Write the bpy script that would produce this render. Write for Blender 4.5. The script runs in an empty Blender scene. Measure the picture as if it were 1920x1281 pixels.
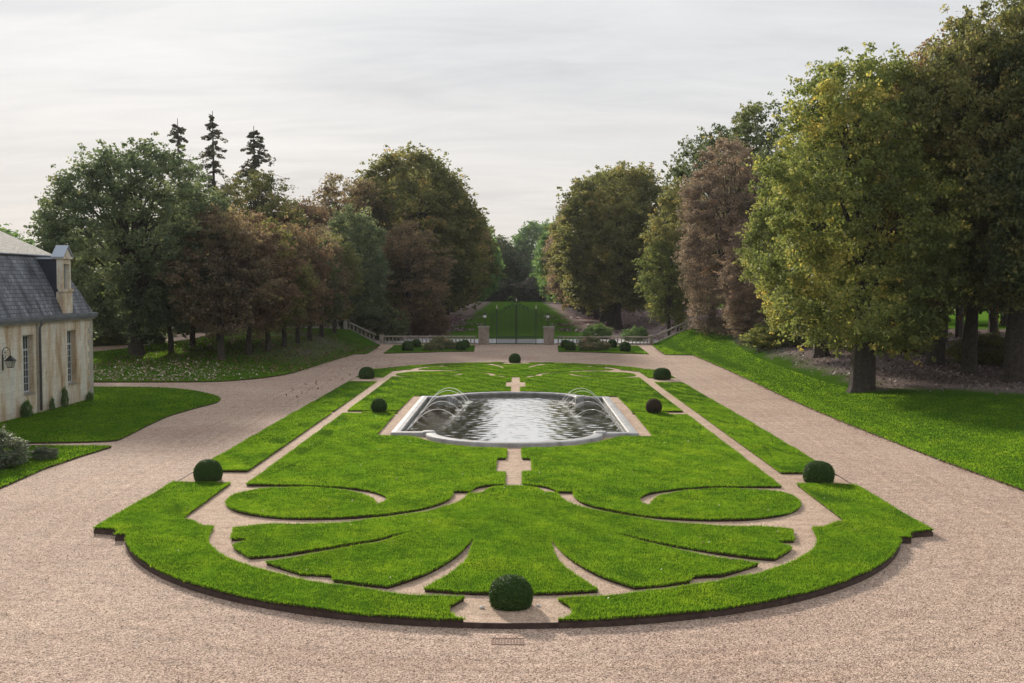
import bpy, bmesh, math, random
import numpy as np
from mathutils import Vector, Matrix
from mathutils.geometry import delaunay_2d_cdt
R_ = math.radians
sc = bpy.context.scene
COL = sc.collection
# ------------------------------------------------------------------ camera
cam_d = bpy.data.cameras.new('camera'); cam = bpy.data.objects.new('camera', cam_d); COL.objects.link(cam)
cam_d.sensor_width = 36.0; cam_d.lens = 38.63; cam_d.clip_start = 0.2; cam_d.clip_end = 5000
pt, rl, yw = R_(3.04), R_(0.13), R_(-0.28)
cp, sp, cy_, sy_ = math.cos(pt), math.sin(pt), math.cos(yw), math.sin(yw)
rg = Vector((cy_, -sy_, 0)); fw = Vector((sy_*cp, cy_*cp, -sp)); up = Vector((sy_*sp, cy_*sp, cp))
rgt = rg*math.cos(rl) + up*math.sin(rl); upv = up*math.cos(rl) - rg*math.sin(rl)
mw = Matrix((rgt, upv, -fw)).transposed().to_4x4(); mw.translation = Vector((0.12, 0, 7.0)); cam.matrix_world = mw
sc.camera = cam
# ------------------------------------------------------------------ light
SUN_EL, SUN_AZ = R_(21), R_(-20)         # azimuth measured from the garden's axis, minus = left
sdir = Vector((math.sin(SUN_AZ)*math.cos(SUN_EL), math.cos(SUN_AZ)*math.cos(SUN_EL), math.sin(SUN_EL)))
ld = bpy.data.lights.new('sun', 'SUN'); ld.energy = 5.0; ld.angle = R_(3.2); ld.color = (1.0, 0.90, 0.78)
lo = bpy.data.objects.new('sun', ld); COL.objects.link(lo)
lo.rotation_euler = sdir.to_track_quat('Z', 'Y').to_euler(); lo.location = (-40, 150, 80)
sc.view_settings.view_transform = 'Standard'; sc.view_settings.look = 'None'
sc.view_settings.exposure = 0.0; sc.view_settings.gamma = 1.0; sc.view_settings.use_curve_mapping = False
sc.render.engine = 'CYCLES'
cyc = sc.cycles
cyc.max_bounces = 7; cyc.diffuse_bounces = 3; cyc.glossy_bounces = 3; cyc.transmission_bounces = 4
cyc.transparent_max_bounces = 8; cyc.volume_bounces = 0; cyc.use_denoising = True; cyc.sample_clamp_indirect = 6
cyc.caustics_reflective = False; cyc.caustics_refractive = False

def nn(nt, typ, **kw):
    n = nt.nodes.new(typ)
    for k, v in kw.items():
        if k.startswith('i_'):
            key = k[2:]
            n.inputs[int(key) if key.isdigit() else key.replace('_', ' ')].default_value = v
        else: setattr(n, k, v)
    return n
def mathn(nt, op, a=None, b=None, c=None, clamp=False):
    n = nt.nodes.new('ShaderNodeMath'); n.operation = op; n.use_clamp = clamp
    for k, v in enumerate((a, b, c)):
        if v is None: continue
        if isinstance(v, (int, float)): n.inputs[k].default_value = v
        else: nt.links.new(v, n.inputs[k])
    return n.outputs[0]
def mixc(nt, f, a, b, mode='MIX'):
    n = nt.nodes.new('ShaderNodeMix'); n.data_type = 'RGBA'; n.blend_type = mode
    for k, v in ((0, f), (6, a), (7, b)):
        if isinstance(v, (int, float)): n.inputs[k].default_value = v
        elif isinstance(v, (tuple, list)): n.inputs[k].default_value = (*v, 1)[:4]
        else: nt.links.new(v, n.inputs[k])
    return n.outputs[2]
def ramp(nt, fac, stops, interp='LINEAR'):
    n = nt.nodes.new('ShaderNodeValToRGB'); cr = n.color_ramp; cr.interpolation = interp
    while len(cr.elements) < len(stops): cr.elements.new(0.5)
    for e, (p, c) in zip(cr.elements, stops):
        e.position = p; e.color = (*c, 1) if isinstance(c, tuple) else (c, c, c, 1)
    nt.links.new(fac, n.inputs[0]); return n.outputs[0]
def noise(nt, vec, scale, detail=4, rough=0.55, dist=0.0):
    n = nn(nt, 'ShaderNodeTexNoise'); n.inputs['Scale'].default_value = scale; n.inputs['Detail'].default_value = detail
    n.inputs['Roughness'].default_value = rough; n.inputs['Distortion'].default_value = dist
    if vec is not None: nt.links.new(vec, n.inputs['Vector'])
    return n.outputs['Fac']
# world: Nishita daylight + a high overcast, brightest on the sun's side
w = bpy.data.worlds.new('World'); sc.world = w; w.use_nodes = True; nt = w.node_tree; nt.nodes.clear()
out = nn(nt, 'ShaderNodeOutputWorld')
sky = nn(nt, 'ShaderNodeTexSky'); sky.sky_type = 'NISHITA'; sky.sun_disc = False
sky.sun_elevation = SUN_EL; sky.sun_rotation = SUN_AZ; sky.air_density = 1.0; sky.dust_density = 1.0
bg1 = nn(nt, 'ShaderNodeBackground'); bg1.inputs[1].default_value = 0.05; nt.links.new(sky.outputs[0], bg1.inputs[0])
tc = nn(nt, 'ShaderNodeTexCoord'); sep = nn(nt, 'ShaderNodeSeparateXYZ'); nt.links.new(tc.outputs['Generated'], sep.inputs[0])
X, Y, Z = sep.outputs
dotn = nn(nt, 'ShaderNodeVectorMath', operation='DOT_PRODUCT'); nt.links.new(tc.outputs['Generated'], dotn.inputs[0]); dotn.inputs[1].default_value = tuple(sdir)
dt = dotn.outputs['Value']
zc = mathn(nt, 'ADD', mathn(nt, 'MAXIMUM', Z, 0.0), 0.16)
comb = nn(nt, 'ShaderNodeCombineXYZ')
nt.links.new(mathn(nt, 'MULTIPLY', mathn(nt, 'DIVIDE', X, zc), 0.8), comb.inputs[0])
nt.links.new(mathn(nt, 'MULTIPLY', mathn(nt, 'DIVIDE', Y, zc), 2.2), comb.inputs[1])
n1 = noise(nt, comb.outputs[0], 0.9, 6, 0.6, 0.6)
n2 = noise(nt, comb.outputs[0], 2.6, 5, 0.6, 1.0)
streak = mathn(nt, 'ADD', mathn(nt, 'MULTIPLY', n1, 0.65), mathn(nt, 'MULTIPLY', n2, 0.35))
cl = ramp(nt, streak, [(0.30, (0.70, 0.715, 0.745)), (0.50, (0.83, 0.838, 0.85)), (0.68, (0.93, 0.93, 0.93))])
hz = ramp(nt, Z, [(0.0, (0.95, 0.89, 0.84)), (0.10, (0.99, 0.96, 0.93)), (0.20, (1.0, 1.0, 1.0)), (0.42, (0.95, 0.96, 0.97)), (0.75, (0.90, 0.92, 0.96)), (1.0, (0.84, 0.87, 0.92))])
col = mixc(nt, 1.0, cl, hz, 'MULTIPLY')
side = ramp(nt, mathn(nt, 'MULTIPLY_ADD', dt, 0.5, 0.5), [(0.0, 1.0), (0.45, 0.97), (0.80, 0.97), (0.93, 0.97), (0.975, 0.99), (1.0, 1.06)])
col = mixc(nt, 1.0, col, side, 'MULTIPLY')
bg2 = nn(nt, 'ShaderNodeBackground'); bg2.inputs[1].default_value = 1.0; nt.links.new(col, bg2.inputs[0])
add = nn(nt, 'ShaderNodeMixShader'); add.inputs[0].default_value = 0.93; nt.links.new(bg1.outputs[0], add.inputs[1]); nt.links.new(bg2.outputs[0], add.inputs[2])   # the overcast hides nine tenths of the blue
nt.links.new(add.outputs[0], out.inputs[0])
# ------------------------------------------------------------------ materials
def newmat(name):
    m = bpy.data.materials.new(name); m.use_nodes = True; nt = m.node_tree; nt.nodes.clear()
    o = nn(nt, 'ShaderNodeOutputMaterial'); return m, nt, o
def pos(nt):
    return nn(nt, 'ShaderNodeNewGeometry').outputs['Position']
def bump(nt, h, strength=0.5, dist=0.02):
    b = nn(nt, 'ShaderNodeBump'); b.inputs['Strength'].default_value = strength; b.inputs['Distance'].default_value = dist
    nt.links.new(h, b.inputs['Height']); return b.outputs[0]
def principled(name, colf, rough=0.8, bumpf=None, metal=0.0, spec=0.3):
    m, nt, o = newmat(name); p = nn(nt, 'ShaderNodeBsdfPrincipled')
    p.inputs['Roughness'].default_value = rough; p.inputs['Metallic'].default_value = metal; p.inputs['Specular IOR Level'].default_value = spec
    if callable(colf): nt.links.new(colf(nt), p.inputs['Base Color'])
    else: p.inputs['Base Color'].default_value = (*colf, 1)
    if bumpf: nt.links.new(bumpf(nt), p.inputs['Normal'])
    nt.links.new(p.outputs[0], o.inputs[0]); return m
MAT = {}
def gravel_mat(name, c1, c2, c3, gs=42, tracks=False):
    def cf(nt):
        P = pos(nt); v = nn(nt, 'ShaderNodeTexVoronoi'); v.inputs['Scale'].default_value = gs; nt.links.new(P, v.inputs['Vector'])
        rnd = nn(nt, 'ShaderNodeSeparateColor'); nt.links.new(v.outputs['Color'], rnd.inputs[0])
        a = ramp(nt, rnd.outputs[0], [(0.0, c1), (0.4, c2), (1.0, c3)])
        mid = noise(nt, P, 3.5, 5, 0.7); big = noise(nt, P, 0.16, 4, 0.6)
        a = mixc(nt, 1.0, a, ramp(nt, mid, [(0.3, 0.78), (0.5, 1.0), (0.7, 1.13)]), 'MULTIPLY')
        a = mixc(nt, 1.0, a, ramp(nt, big, [(0.3, (0.88, 0.82, 0.80)), (0.5, (1.0, 0.97, 0.95)), (0.68, (1.08, 1.07, 1.04))]), 'MULTIPLY')
        mr = nn(nt, 'ShaderNodeMapping'); mr.inputs['Scale'].default_value = (0.35, 1.6, 1); nt.links.new(P, mr.inputs[0])
        a = mixc(nt, 1.0, a, ramp(nt, noise(nt, mr.outputs[0], 1.4, 5, 0.65, 0.8), [(0.32, 0.86), (0.5, 1.0), (0.7, 1.08)]), 'MULTIPLY')
        if tracks:
            s = nn(nt, 'ShaderNodeSeparateXYZ'); nt.links.new(P, s.inputs[0]); dy = mathn(nt, 'MINIMUM', mathn(nt, 'SUBTRACT', s.outputs[1], 33.0), 0.0)
            rr = mathn(nt, 'SQRT', mathn(nt, 'ADD', mathn(nt, 'MULTIPLY', s.outputs[0], s.outputs[0]), mathn(nt, 'MULTIPLY', dy, dy)))
            rr = mathn(nt, 'ADD', rr, mathn(nt, 'MULTIPLY', noise(nt, P, 0.12, 2), 1.6))
            tk = mathn(nt, 'ABSOLUTE', mathn(nt, 'SUBTRACT', mathn(nt, 'ABSOLUTE', mathn(nt, 'SUBTRACT', rr, 14.8)), 0.75))
            a = mixc(nt, 1.0, a, ramp(nt, mathn(nt, 'ADD', tk, mathn(nt, 'MULTIPLY', mid, 0.25)), [(0.10, (1.11, 1.10, 1.08)), (0.34, (0.93, 0.92, 0.91)), (0.55, (1.0, 1.0, 1.0))]), 'MULTIPLY')
        sp_ = noise(nt, P, 9.0, 2, 0.5)
        return mixc(nt, ramp(nt, sp_, [(0.70, 0.0), (0.76, 0.75)]), a, (0.13, 0.075, 0.055))
    def bf(nt):
        P = pos(nt); v = nn(nt, 'ShaderNodeTexVoronoi'); v.inputs['Scale'].default_value = gs; nt.links.new(P, v.inputs['Vector'])
        h = mathn(nt, 'ADD', mathn(nt, 'MULTIPLY', v.outputs['Distance'], -0.8), mathn(nt, 'MULTIPLY', noise(nt, P, 5, 5, 0.7), 1.6))
        return bump(nt, h, 0.7, 0.03)
    return principled(name, cf, 0.9, bf, spec=0.15)
MAT['gravel'] = gravel_mat('gravel', (0.13, 0.085, 0.062), (0.42, 0.303, 0.232), (0.78, 0.62, 0.51), tracks=True)
MAT['gravel_fine'] = gravel_mat('sandy_gravel', (0.27, 0.18, 0.125), (0.52, 0.375, 0.275), (0.76, 0.61, 0.48), 55)
MAT['road'] = gravel_mat('pale_road', (0.42, 0.41, 0.42), (0.55, 0.55, 0.57), (0.7, 0.7, 0.72), 20)
def soil_cf(nt):
    P = pos(nt); return ramp(nt, noise(nt, P, 14, 4), [(0.3, (0.030, 0.019, 0.014)), (0.7, (0.085, 0.052, 0.038))])
MAT['soil'] = principled('turf_soil', soil_cf, 0.95, lambda nt: bump(nt, noise(nt, pos(nt), 30, 4), 0.6, 0.02))
MAT['edging'] = principled('rusted_edging', lambda nt: ramp(nt, noise(nt, pos(nt), 6, 5), [(0.3, (0.040, 0.026, 0.022)), (0.7, (0.085, 0.055, 0.045))]), 0.75)
def lawn_cf(litter):
    def cf(nt):
        P = pos(nt)
        a = ramp(nt, noise(nt, P, 7.0, 5, 0.75), [(0.28, (0.026, 0.070, 0.008)), (0.5, (0.050, 0.112, 0.011)), (0.72, (0.078, 0.150, 0.017))])
        a = mixc(nt, 1.0, a, ramp(nt, noise(nt, P, 0.35, 4, 0.6), [(0.3, (0.80, 0.86, 0.9)), (0.7, (1.18, 1.08, 1.0))]), 'MULTIPLY')
        if litter:
            s = nn(nt, 'ShaderNodeSeparateXYZ'); nt.links.new(P, s.inputs[0])
            g = noise(nt, P, 0.22, 4, 0.6)
            f = litter(nt, s.outputs, g)
            ll = ramp(nt, noise(nt, P, 5.0, 4, 0.75), [(0.3, (0.09, 0.066, 0.062)), (0.5, (0.21, 0.16, 0.158)), (0.72, (0.46, 0.385, 0.39))])
            a = mixc(nt, f, a, ll)
        return a
    return cf
def lit_r(nt, S, g):
    # woodland floor begins a little past the top of the right-hand bank
    dy = mathn(nt, 'MULTIPLY', mathn(nt, 'MAXIMUM', mathn(nt, 'SUBTRACT', 66.0, S[1]), 0.0), -0.62)
    e = mathn(nt, 'ADD', dy, mathn(nt, 'ADD', S[0], mathn(nt, 'MULTIPLY', g, 4.0)))
    return ramp(nt, mathn(nt, 'MULTIPLY', mathn(nt, 'SUBTRACT', e, 23.4), 0.5), [(0.0, 0.0), (0.6, 0.55), (1.0, 0.93)])
def lit_l(nt, S, g):
    a = mathn(nt, 'MULTIPLY', mathn(nt, 'SUBTRACT', S[1], 90.0), 0.09, clamp=True)
    b = mathn(nt, 'MULTIPLY', mathn(nt, 'SUBTRACT', 118.0, S[1]), 0.2, clamp=True)
    c = mathn(nt, 'MULTIPLY', mathn(nt, 'ADD', S[0], 29.0), 0.15, clamp=True)
    d = mathn(nt, 'MULTIPLY', mathn(nt, 'SUBTRACT', -16.5, S[0]), 0.3, clamp=True)
    f = mathn(nt, 'MULTIPLY', mathn(nt, 'MULTIPLY', a, b), mathn(nt, 'MULTIPLY', c, d))
    return mathn(nt, 'MULTIPLY', f, mathn(nt, 'MULTIPLY_ADD', g, 0.9, 0.12))
def lit_far(nt, S, g):
    ax = mathn(nt, 'ABSOLUTE', S[0])
    e = mathn(nt, 'MULTIPLY', mathn(nt, 'SUBTRACT', mathn(nt, 'ADD', ax, mathn(nt, 'MULTIPLY', g, 7.0)), 12.5), 0.5, clamp=True)
    nearw = mathn(nt, 'MULTIPLY', mathn(nt, 'SUBTRACT', 46.0, ax), 0.25, clamp=True)
    return mathn(nt, 'MULTIPLY', mathn(nt, 'MULTIPLY', e, nearw), 0.9)
LB = lambda nt: bump(nt, noise(nt, pos(nt), 22, 5, 0.8), 0.8, 0.05)
MAT['lawn'] = principled('lawn', lawn_cf(None), 1.0, LB, spec=0.0)
MAT['lawn_r'] = principled('lawn_bank', lawn_cf(lit_r), 1.0, LB, spec=0.0)
MAT['lawn_l'] = principled('lawn_mound', lawn_cf(lit_l), 1.0, LB, spec=0.0)
MAT['meadow'] = principled('meadow', lambda nt: mixc(nt, 1.0, lawn_cf(lit_far)(nt), (1.7, 1.6, 1.65), 'MULTIPLY'), 1.0, LB, spec=0.0)
def leafmat(name, stops, trans=0.46, tcol=1.9, rough=0.6, attr=True, lift=2.3):
    m, nt, o = newmat(name)
    if attr:
        a = nn(nt, 'ShaderNodeAttribute'); a.attribute_name = 'tint'; f = a.outputs['Fac']
    else: f = noise(nt, pos(nt), 3.0, 3)
    if lift != 1: stops = [(p, tuple((v*0.75+sum(c)/3*0.25)*lift for v in c)) for p, c in stops]
    col = ramp(nt, f, stops)
    d = nn(nt, 'ShaderNodeBsdfPrincipled'); d.inputs['Roughness'].default_value = rough; d.inputs['Specular IOR Level'].default_value = 0.25
    nt.links.new(col, d.inputs['Base Color'])
    t = nn(nt, 'ShaderNodeBsdfTranslucent'); nt.links.new(mixc(nt, 1.0, col, (tcol, tcol, tcol*0.7), 'MULTIPLY'), t.inputs[0])
    mx = nn(nt, 'ShaderNodeMixShader'); mx.inputs[0].default_value = trans
    nt.links.new(d.outputs[0], mx.inputs[1]); nt.links.new(t.outputs[0], mx.inputs[2]); nt.links.new(mx.outputs[0], o.inputs[0])
    return m
def grassmat(name, k=1.0):
    m, nt, o = newmat(name)
    a = nn(nt, 'ShaderNodeAttribute'); a.attribute_name = 'tint'
    col = ramp(nt, a.outputs['Fac'], [(0.0, (0.036*k, 0.088*k, 0.012)), (0.5, (0.086*k, 0.166*k, 0.018)), (0.9, (0.135*k, 0.225*k, 0.026)), (1.0, (0.20*k, 0.26*k, 0.05))])
    col = mixc(nt, 1.0, col, ramp(nt, noise(nt, pos(nt), 0.6, 5, 0.7), [(0.32, (0.76, 0.84, 0.95)), (0.5, (1.0, 1.0, 1.0)), (0.66, (1.25, 1.08, 1.1))]), 'MULTIPLY')
    d = nn(nt, 'ShaderNodeBsdfPrincipled'); d.inputs['Roughness'].default_value = 0.7; d.inputs['Specular IOR Level'].default_value = 0.04
    nt.links.new(col, d.inputs['Base Color'])
    t = nn(nt, 'ShaderNodeBsdfTranslucent'); nt.links.new(mixc(nt, 1.0, col, (2.6, 2.5, 1.2), 'MULTIPLY'), t.inputs[0])
    mx = nn(nt, 'ShaderNodeMixShader'); mx.inputs[0].default_value = 0.6
    nt.links.new(d.outputs[0], mx.inputs[1]); nt.links.new(t.outputs[0], mx.inputs[2]); nt.links.new(mx.outputs[0], o.inputs[0])
    return m
MAT['grass'] = grassmat('grass_blades')
LV = {
 'grey_green': leafmat('leaf_grey_green', [(0, (0.030, 0.044, 0.024)), (0.5, (0.056, 0.078, 0.038)), (0.85, (0.088, 0.105, 0.046)), (1, (0.15, 0.13, 0.05))]),
 'brown': leafmat('leaf_brown', [(0, (0.038, 0.032, 0.020)), (0.4, (0.078, 0.058, 0.036)), (0.75, (0.125, 0.085, 0.050)), (1, (0.15, 0.14, 0.05))]),
 'olive': leafmat('leaf_olive', [(0, (0.035, 0.040, 0.012)), (0.45, (0.075, 0.080, 0.022)), (0.8, (0.125, 0.110, 0.028)), (1, (0.19, 0.12, 0.03))]),
 'russet': leafmat('leaf_russet', [(0, (0.045, 0.036, 0.020)), (0.4, (0.088, 0.062, 0.034)), (0.75, (0.145, 0.088, 0.048)), (1, (0.11, 0.12, 0.035))]),
 'pink': leafmat('leaf_pinkish_brown', [(0, (0.045, 0.034, 0.030)), (0.4, (0.090, 0.064, 0.054)), (0.8, (0.150, 0.102, 0.084)), (1, (0.20, 0.10, 0.06))]),
 'yellow': leafmat('leaf_yellow_green', [(0, (0.045, 0.060, 0.012)), (0.45, (0.080, 0.098, 0.020)), (0.8, (0.160, 0.152, 0.024)), (1, (0.32, 0.23, 0.03))], 0.48),
 'dark': leafmat('leaf_dark_green', [(0, (0.020, 0.032, 0.012)), (0.5, (0.042, 0.058, 0.018)), (0.85, (0.075, 0.080, 0.022)), (1, (0.12, 0.10, 0.02))]),
 'green': leafmat('leaf_green', [(0, (0.025, 0.055, 0.014)), (0.5, (0.050, 0.100, 0.022)), (0.9, (0.085, 0.135, 0.030)), (1, (0.14, 0.13, 0.03))]),
 'wood_red': leafmat('leaf_wine_brown', [(0, (0.038, 0.026, 0.018)), (0.45, (0.080, 0.048, 0.032)), (0.8, (0.125, 0.070, 0.045)), (1, (0.10, 0.09, 0.03))]),
 'conifer': leafmat('needles', [(0, (0.035, 0.042, 0.028)), (0.5, (0.062, 0.062, 0.044)), (1, (0.12, 0.098, 0.070))], 0.2),  # lighter grey-brown: distance haze is painted into the needle colour
 'box': leafmat('leaf_box', [(0, (0.020, 0.052, 0.010)), (0.5, (0.042, 0.092, 0.018)), (0.85, (0.075, 0.140, 0.028)), (1, (0.15, 0.21, 0.05))], 0.25, lift=1),
 'box_red': leafmat('leaf_box_bronze', [(0, (0.035, 0.022, 0.012)), (0.5, (0.075, 0.040, 0.022)), (1, (0.090, 0.085, 0.03))], 0.2, lift=1.1),
 'rose': leafmat('leaf_rose', [(0, (0.040, 0.050, 0.020)), (0.6, (0.090, 0.100, 0.035)), (0.9, (0.16, 0.10, 0.05)), (1, (0.5, 0.25, 0.22))], 0.3),
 'lavender': leafmat('leaf_silver', [(0, (0.060, 0.085, 0.050)), (0.6, (0.14, 0.17, 0.11)), (0.93, (0.20, 0.22, 0.15)), (1, (0.75, 0.73, 0.66))], 0.25, lift=1),
 'litter': leafmat('fallen_leaf', [(0, (0.10, 0.055, 0.035)), (0.5, (0.26, 0.17, 0.12)), (0.8, (0.48, 0.40, 0.32)), (1, (0.62, 0.56, 0.47))], 0.15, lift=1),
 'litter_dark': leafmat('fallen_leaf_brown', [(0, (0.07, 0.035, 0.022)), (0.6, (0.17, 0.085, 0.05)), (1, (0.32, 0.19, 0.12))], 0.15, lift=1),
 'stone': leafmat('loose_stone', [(0, (0.07, 0.045, 0.034)), (0.5, (0.30, 0.21, 0.165)), (1, (0.72, 0.62, 0.54))], 0.02, lift=1),
 'litter_wood': leafmat('fallen_leaf_grey', [(0, (0.07, 0.05, 0.045)), (0.6, (0.20, 0.155, 0.15)), (1, (0.42, 0.36, 0.36))], 0.15, lift=1),
 'heather': leafmat('fallen_leaf_pink', [(0, (0.12, 0.075, 0.085)), (0.6, (0.32, 0.21, 0.26)), (1, (0.55, 0.40, 0.46))], 0.15, lift=1),
}
MAT['bark'] = principled('bark', lambda nt: ramp(nt, noise(nt, pos(nt), 6, 5, 0.7), [(0.3, (0.028, 0.023, 0.019)), (0.7, (0.105, 0.088, 0.072))]), 0.95,
                         lambda nt: bump(nt, noise(nt, pos(nt), 12, 5, 0.7), 0.9, 0.06))
def stone_cf(base, dark, warm):
    def cf(nt):
        P = pos(nt)
        a = ramp(nt, noise(nt, P, 2.2, 6, 0.7), [(0.25, dark), (0.5, base), (0.75, tuple(min(1, v*1.25) for v in base))])
        a = mixc(nt, ramp(nt, noise(nt, P, 0.7, 5, 0.65), [(0.48, 0.0), (0.7, 0.6)]), a, warm)
        return mixc(nt, 1.0, a, ramp(nt, noise(nt, P, 18, 4, 0.7), [(0.3, 0.78), (0.7, 1.15)]), 'MULTIPLY')
    return cf
SB = lambda nt: bump(nt, noise(nt, pos(nt), 14, 5, 0.7), 0.5, 0.02)
MAT['stone'] = principled('garden_stone', stone_cf((0.34, 0.31, 0.26), (0.14, 0.13, 0.11), (0.24, 0.21, 0.15)), 0.9, SB)
MAT['coping'] = principled('pool_stone', stone_cf((0.39, 0.39, 0.39), (0.17, 0.165, 0.15), (0.30, 0.285, 0.25)), 0.55, SB, spec=0.4)
MAT['pierstone'] = principled('pier_stone', stone_cf((0.33, 0.28, 0.235), (0.17, 0.145, 0.12), (0.27, 0.205, 0.165)), 0.9, SB)
def wall_cf(nt):
    P = pos(nt); mp = nn(nt, 'ShaderNodeMapping'); mp.inputs['Scale'].default_value = (1, 1, 0.22); nt.links.new(P, mp.inputs[0])
    a = ramp(nt, noise(nt, mp.outputs[0], 1.1, 6, 0.65), [(0.32, (0.40, 0.27, 0.16)), (0.43, (0.60, 0.47, 0.33)), (0.55, (0.77, 0.73, 0.63)), (0.75, (0.66, 0.645, 0.60))])
    br = nn(nt, 'ShaderNodeTexBrick'); br.inputs['Scale'].default_value = 1.0; br.inputs['Brick Width'].default_value = 0.75; br.inputs['Row Height'].default_value = 0.36
    br.inputs['Mortar Size'].default_value = 0.012; br.inputs['Color1'].default_value = (1, 1, 1, 1); br.inputs['Color2'].default_value = (0.92, 0.9, 0.88, 1); br.inputs['Mortar'].default_value = (0.84, 0.82, 0.80, 1)
    s = nn(nt, 'ShaderNodeSeparateXYZ'); nt.links.new(P, s.inputs[0]); c = nn(nt, 'ShaderNodeCombineXYZ')
    nt.links.new(mathn(nt, 'ADD', s.outputs[1], s.outputs[0]), c.inputs[0]); nt.links.new(s.outputs[2], c.inputs[1]); nt.links.new(c.outputs[0], br.inputs[0])
    a = mixc(nt, 1.0, a, br.outputs[0], 'MULTIPLY')
    # rising damp stains the foot of the wall
    a = mixc(nt, mathn(nt, 'MULTIPLY', mathn(nt, 'SUBTRACT', 1.3, mathn(nt, 'ADD', s.outputs[2], noise(nt, P, 1.5, 4))), 0.6, clamp=True), a, (0.40, 0.29, 0.21))
    return mixc(nt, 1.0, a, ramp(nt, noise(nt, P, 9, 5, 0.75), [(0.3, 0.8), (0.7, 1.12)]), 'MULTIPLY')
MAT['wall'] = principled('limestone_wall', wall_cf, 0.92, SB)
def slate_cf(c1, c2, rowh):
    def cf(nt):
        P = pos(nt); s = nn(nt, 'ShaderNodeSeparateXYZ'); nt.links.new(P, s.inputs[0]); c = nn(nt, 'ShaderNodeCombineXYZ')
        nt.links.new(mathn(nt, 'ADD', s.outputs[1], s.outputs[0]), c.inputs[0]); nt.links.new(s.outputs[2], c.inputs[1])
        br = nn(nt, 'ShaderNodeTexBrick'); br.inputs['Scale'].default_value = 1.0; br.inputs['Brick Width'].default_value = 0.34; br.inputs['Row Height'].default_value = rowh
        br.inputs['Mortar Size'].default_value = 0.016; br.inputs['Bias'].default_value = 0.0
        br.inputs['Color1'].default_value = (*c1, 1); br.inputs['Color2'].default_value = (*c2, 1); br.inputs['Mortar'].default_value = (0.03, 0.032, 0.037, 1)
        nt.links.new(c.outputs[0], br.inputs[0])
        mp = nn(nt, 'ShaderNodeMapping'); mp.inputs['Scale'].default_value = (0.6, 1, 0.10); nt.links.new(P, mp.inputs[0])
        a = mixc(nt, 1.0, br.outputs[0], ramp(nt, noise(nt, mp.outputs[0], 1.6, 5, 0.6), [(0.34, (0.30, 0.29, 0.31)), (0.45, (0.8, 0.8, 0.82)), (0.56, (1.1, 1.1, 1.1)), (0.68, (1.9, 1.9, 1.85))]), 'MULTIPLY')
        return a
    return cf
MAT['slate'] = principled('roof_slate', slate_cf((0.105, 0.115, 0.138), (0.185, 0.195, 0.22), 0.20), 0.55, lambda nt: bump(nt, noise(nt, pos(nt), 8, 4), 0.5, 0.03))
MAT['slate_top'] = principled('mossy_slate', lambda nt: ramp(nt, noise(nt, pos(nt), 5.5, 6, 0.8, 0.6), [(0.34, (0.07, 0.068, 0.060)), (0.5, (0.20, 0.195, 0.175)), (0.66, (0.38, 0.37, 0.34))]), 0.8, lambda nt: bump(nt, noise(nt, pos(nt), 6, 4), 0.6, 0.05))
MAT['zinc'] = principled('zinc', lambda nt: ramp(nt, noise(nt, pos(nt), 1.5, 4), [(0.3, (0.18, 0.20, 0.235)), (0.7, (0.29, 0.315, 0.36))]), 0.42, metal=0.5)
MAT['lead'] = principled('blue_lead', (0.42, 0.47, 0.55), 0.5, metal=0.2)
MAT['frame'] = principled('painted_frame', (0.50, 0.53, 0.54), 0.6)
MAT['glass'] = principled('window_glass', (0.035, 0.042, 0.05), 0.06, spec=0.6)
MAT['iron'] = principled('black_iron', (0.018, 0.021, 0.022), 0.5, spec=0.4)
MAT['gate'] = principled('dark_green_iron', (0.016, 0.030, 0.024), 0.5, spec=0.4)
MAT['gilt'] = principled('pale_gilt', (0.52, 0.48, 0.36), 0.5)
MAT['pipe'] = principled('cast_pipe', (0.13, 0.125, 0.13), 0.6)
MAT['lampglass'] = principled('opal_glass', (0.85, 0.86, 0.86), 0.15, spec=0.5)
MAT['clear'] = principled('lantern_glass', (0.42, 0.42, 0.38), 0.1, spec=0.5)
MAT['pebble'] = principled('white_pebble', (0.6, 0.6, 0.58), 0.6)
def water_mat():
    m, nt, o = newmat('pool_water'); d = nn(nt, 'ShaderNodeBsdfDiffuse'); d.inputs[0].default_value = (0.070, 0.066, 0.048, 1)
    g = nn(nt, 'ShaderNodeBsdfGlossy'); g.inputs[0].default_value = (1, 1, 1, 1); g.inputs['Roughness'].default_value = 0.08
    P = pos(nt); mp = nn(nt, 'ShaderNodeMapping'); mp.inputs['Scale'].default_value = (1.0, 0.75, 1.0); nt.links.new(P, mp.inputs[0])
    h = mathn(nt, 'ADD', mathn(nt, 'MULTIPLY', noise(nt, mp.outputs[0], 2.2, 2, 0.5, 0.4), 1.0), mathn(nt, 'MULTIPLY', noise(nt, mp.outputs[0], 6.0, 3, 0.6, 0.4), 0.45))
    b = nn(nt, 'ShaderNodeBump'); b.inputs['Strength'].default_value = 0.14; b.inputs['Distance'].default_value = 0.05
    nt.links.new(h, b.inputs['Height']); nt.links.new(b.outputs[0], g.inputs['Normal'])
    lw = nn(nt, 'ShaderNodeLayerWeight'); lw.inputs[0].default_value = 0.5; nt.links.new(b.outputs[0], lw.inputs['Normal'])
    f = ramp(nt, lw.outputs['Facing'], [(0.0, 0.03), (0.5, 0.15), (0.72, 0.60), (0.84, 0.93), (1.0, 1.0)])
    mx = nn(nt, 'ShaderNodeMixShader'); nt.links.new(f, mx.inputs[0]); nt.links.new(d.outputs[0], mx.inputs[1]); nt.links.new(g.outputs[0], mx.inputs[2]); nt.links.new(mx.outputs[0], o.inputs[0])
    return m
MAT['water'] = water_mat()
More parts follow.
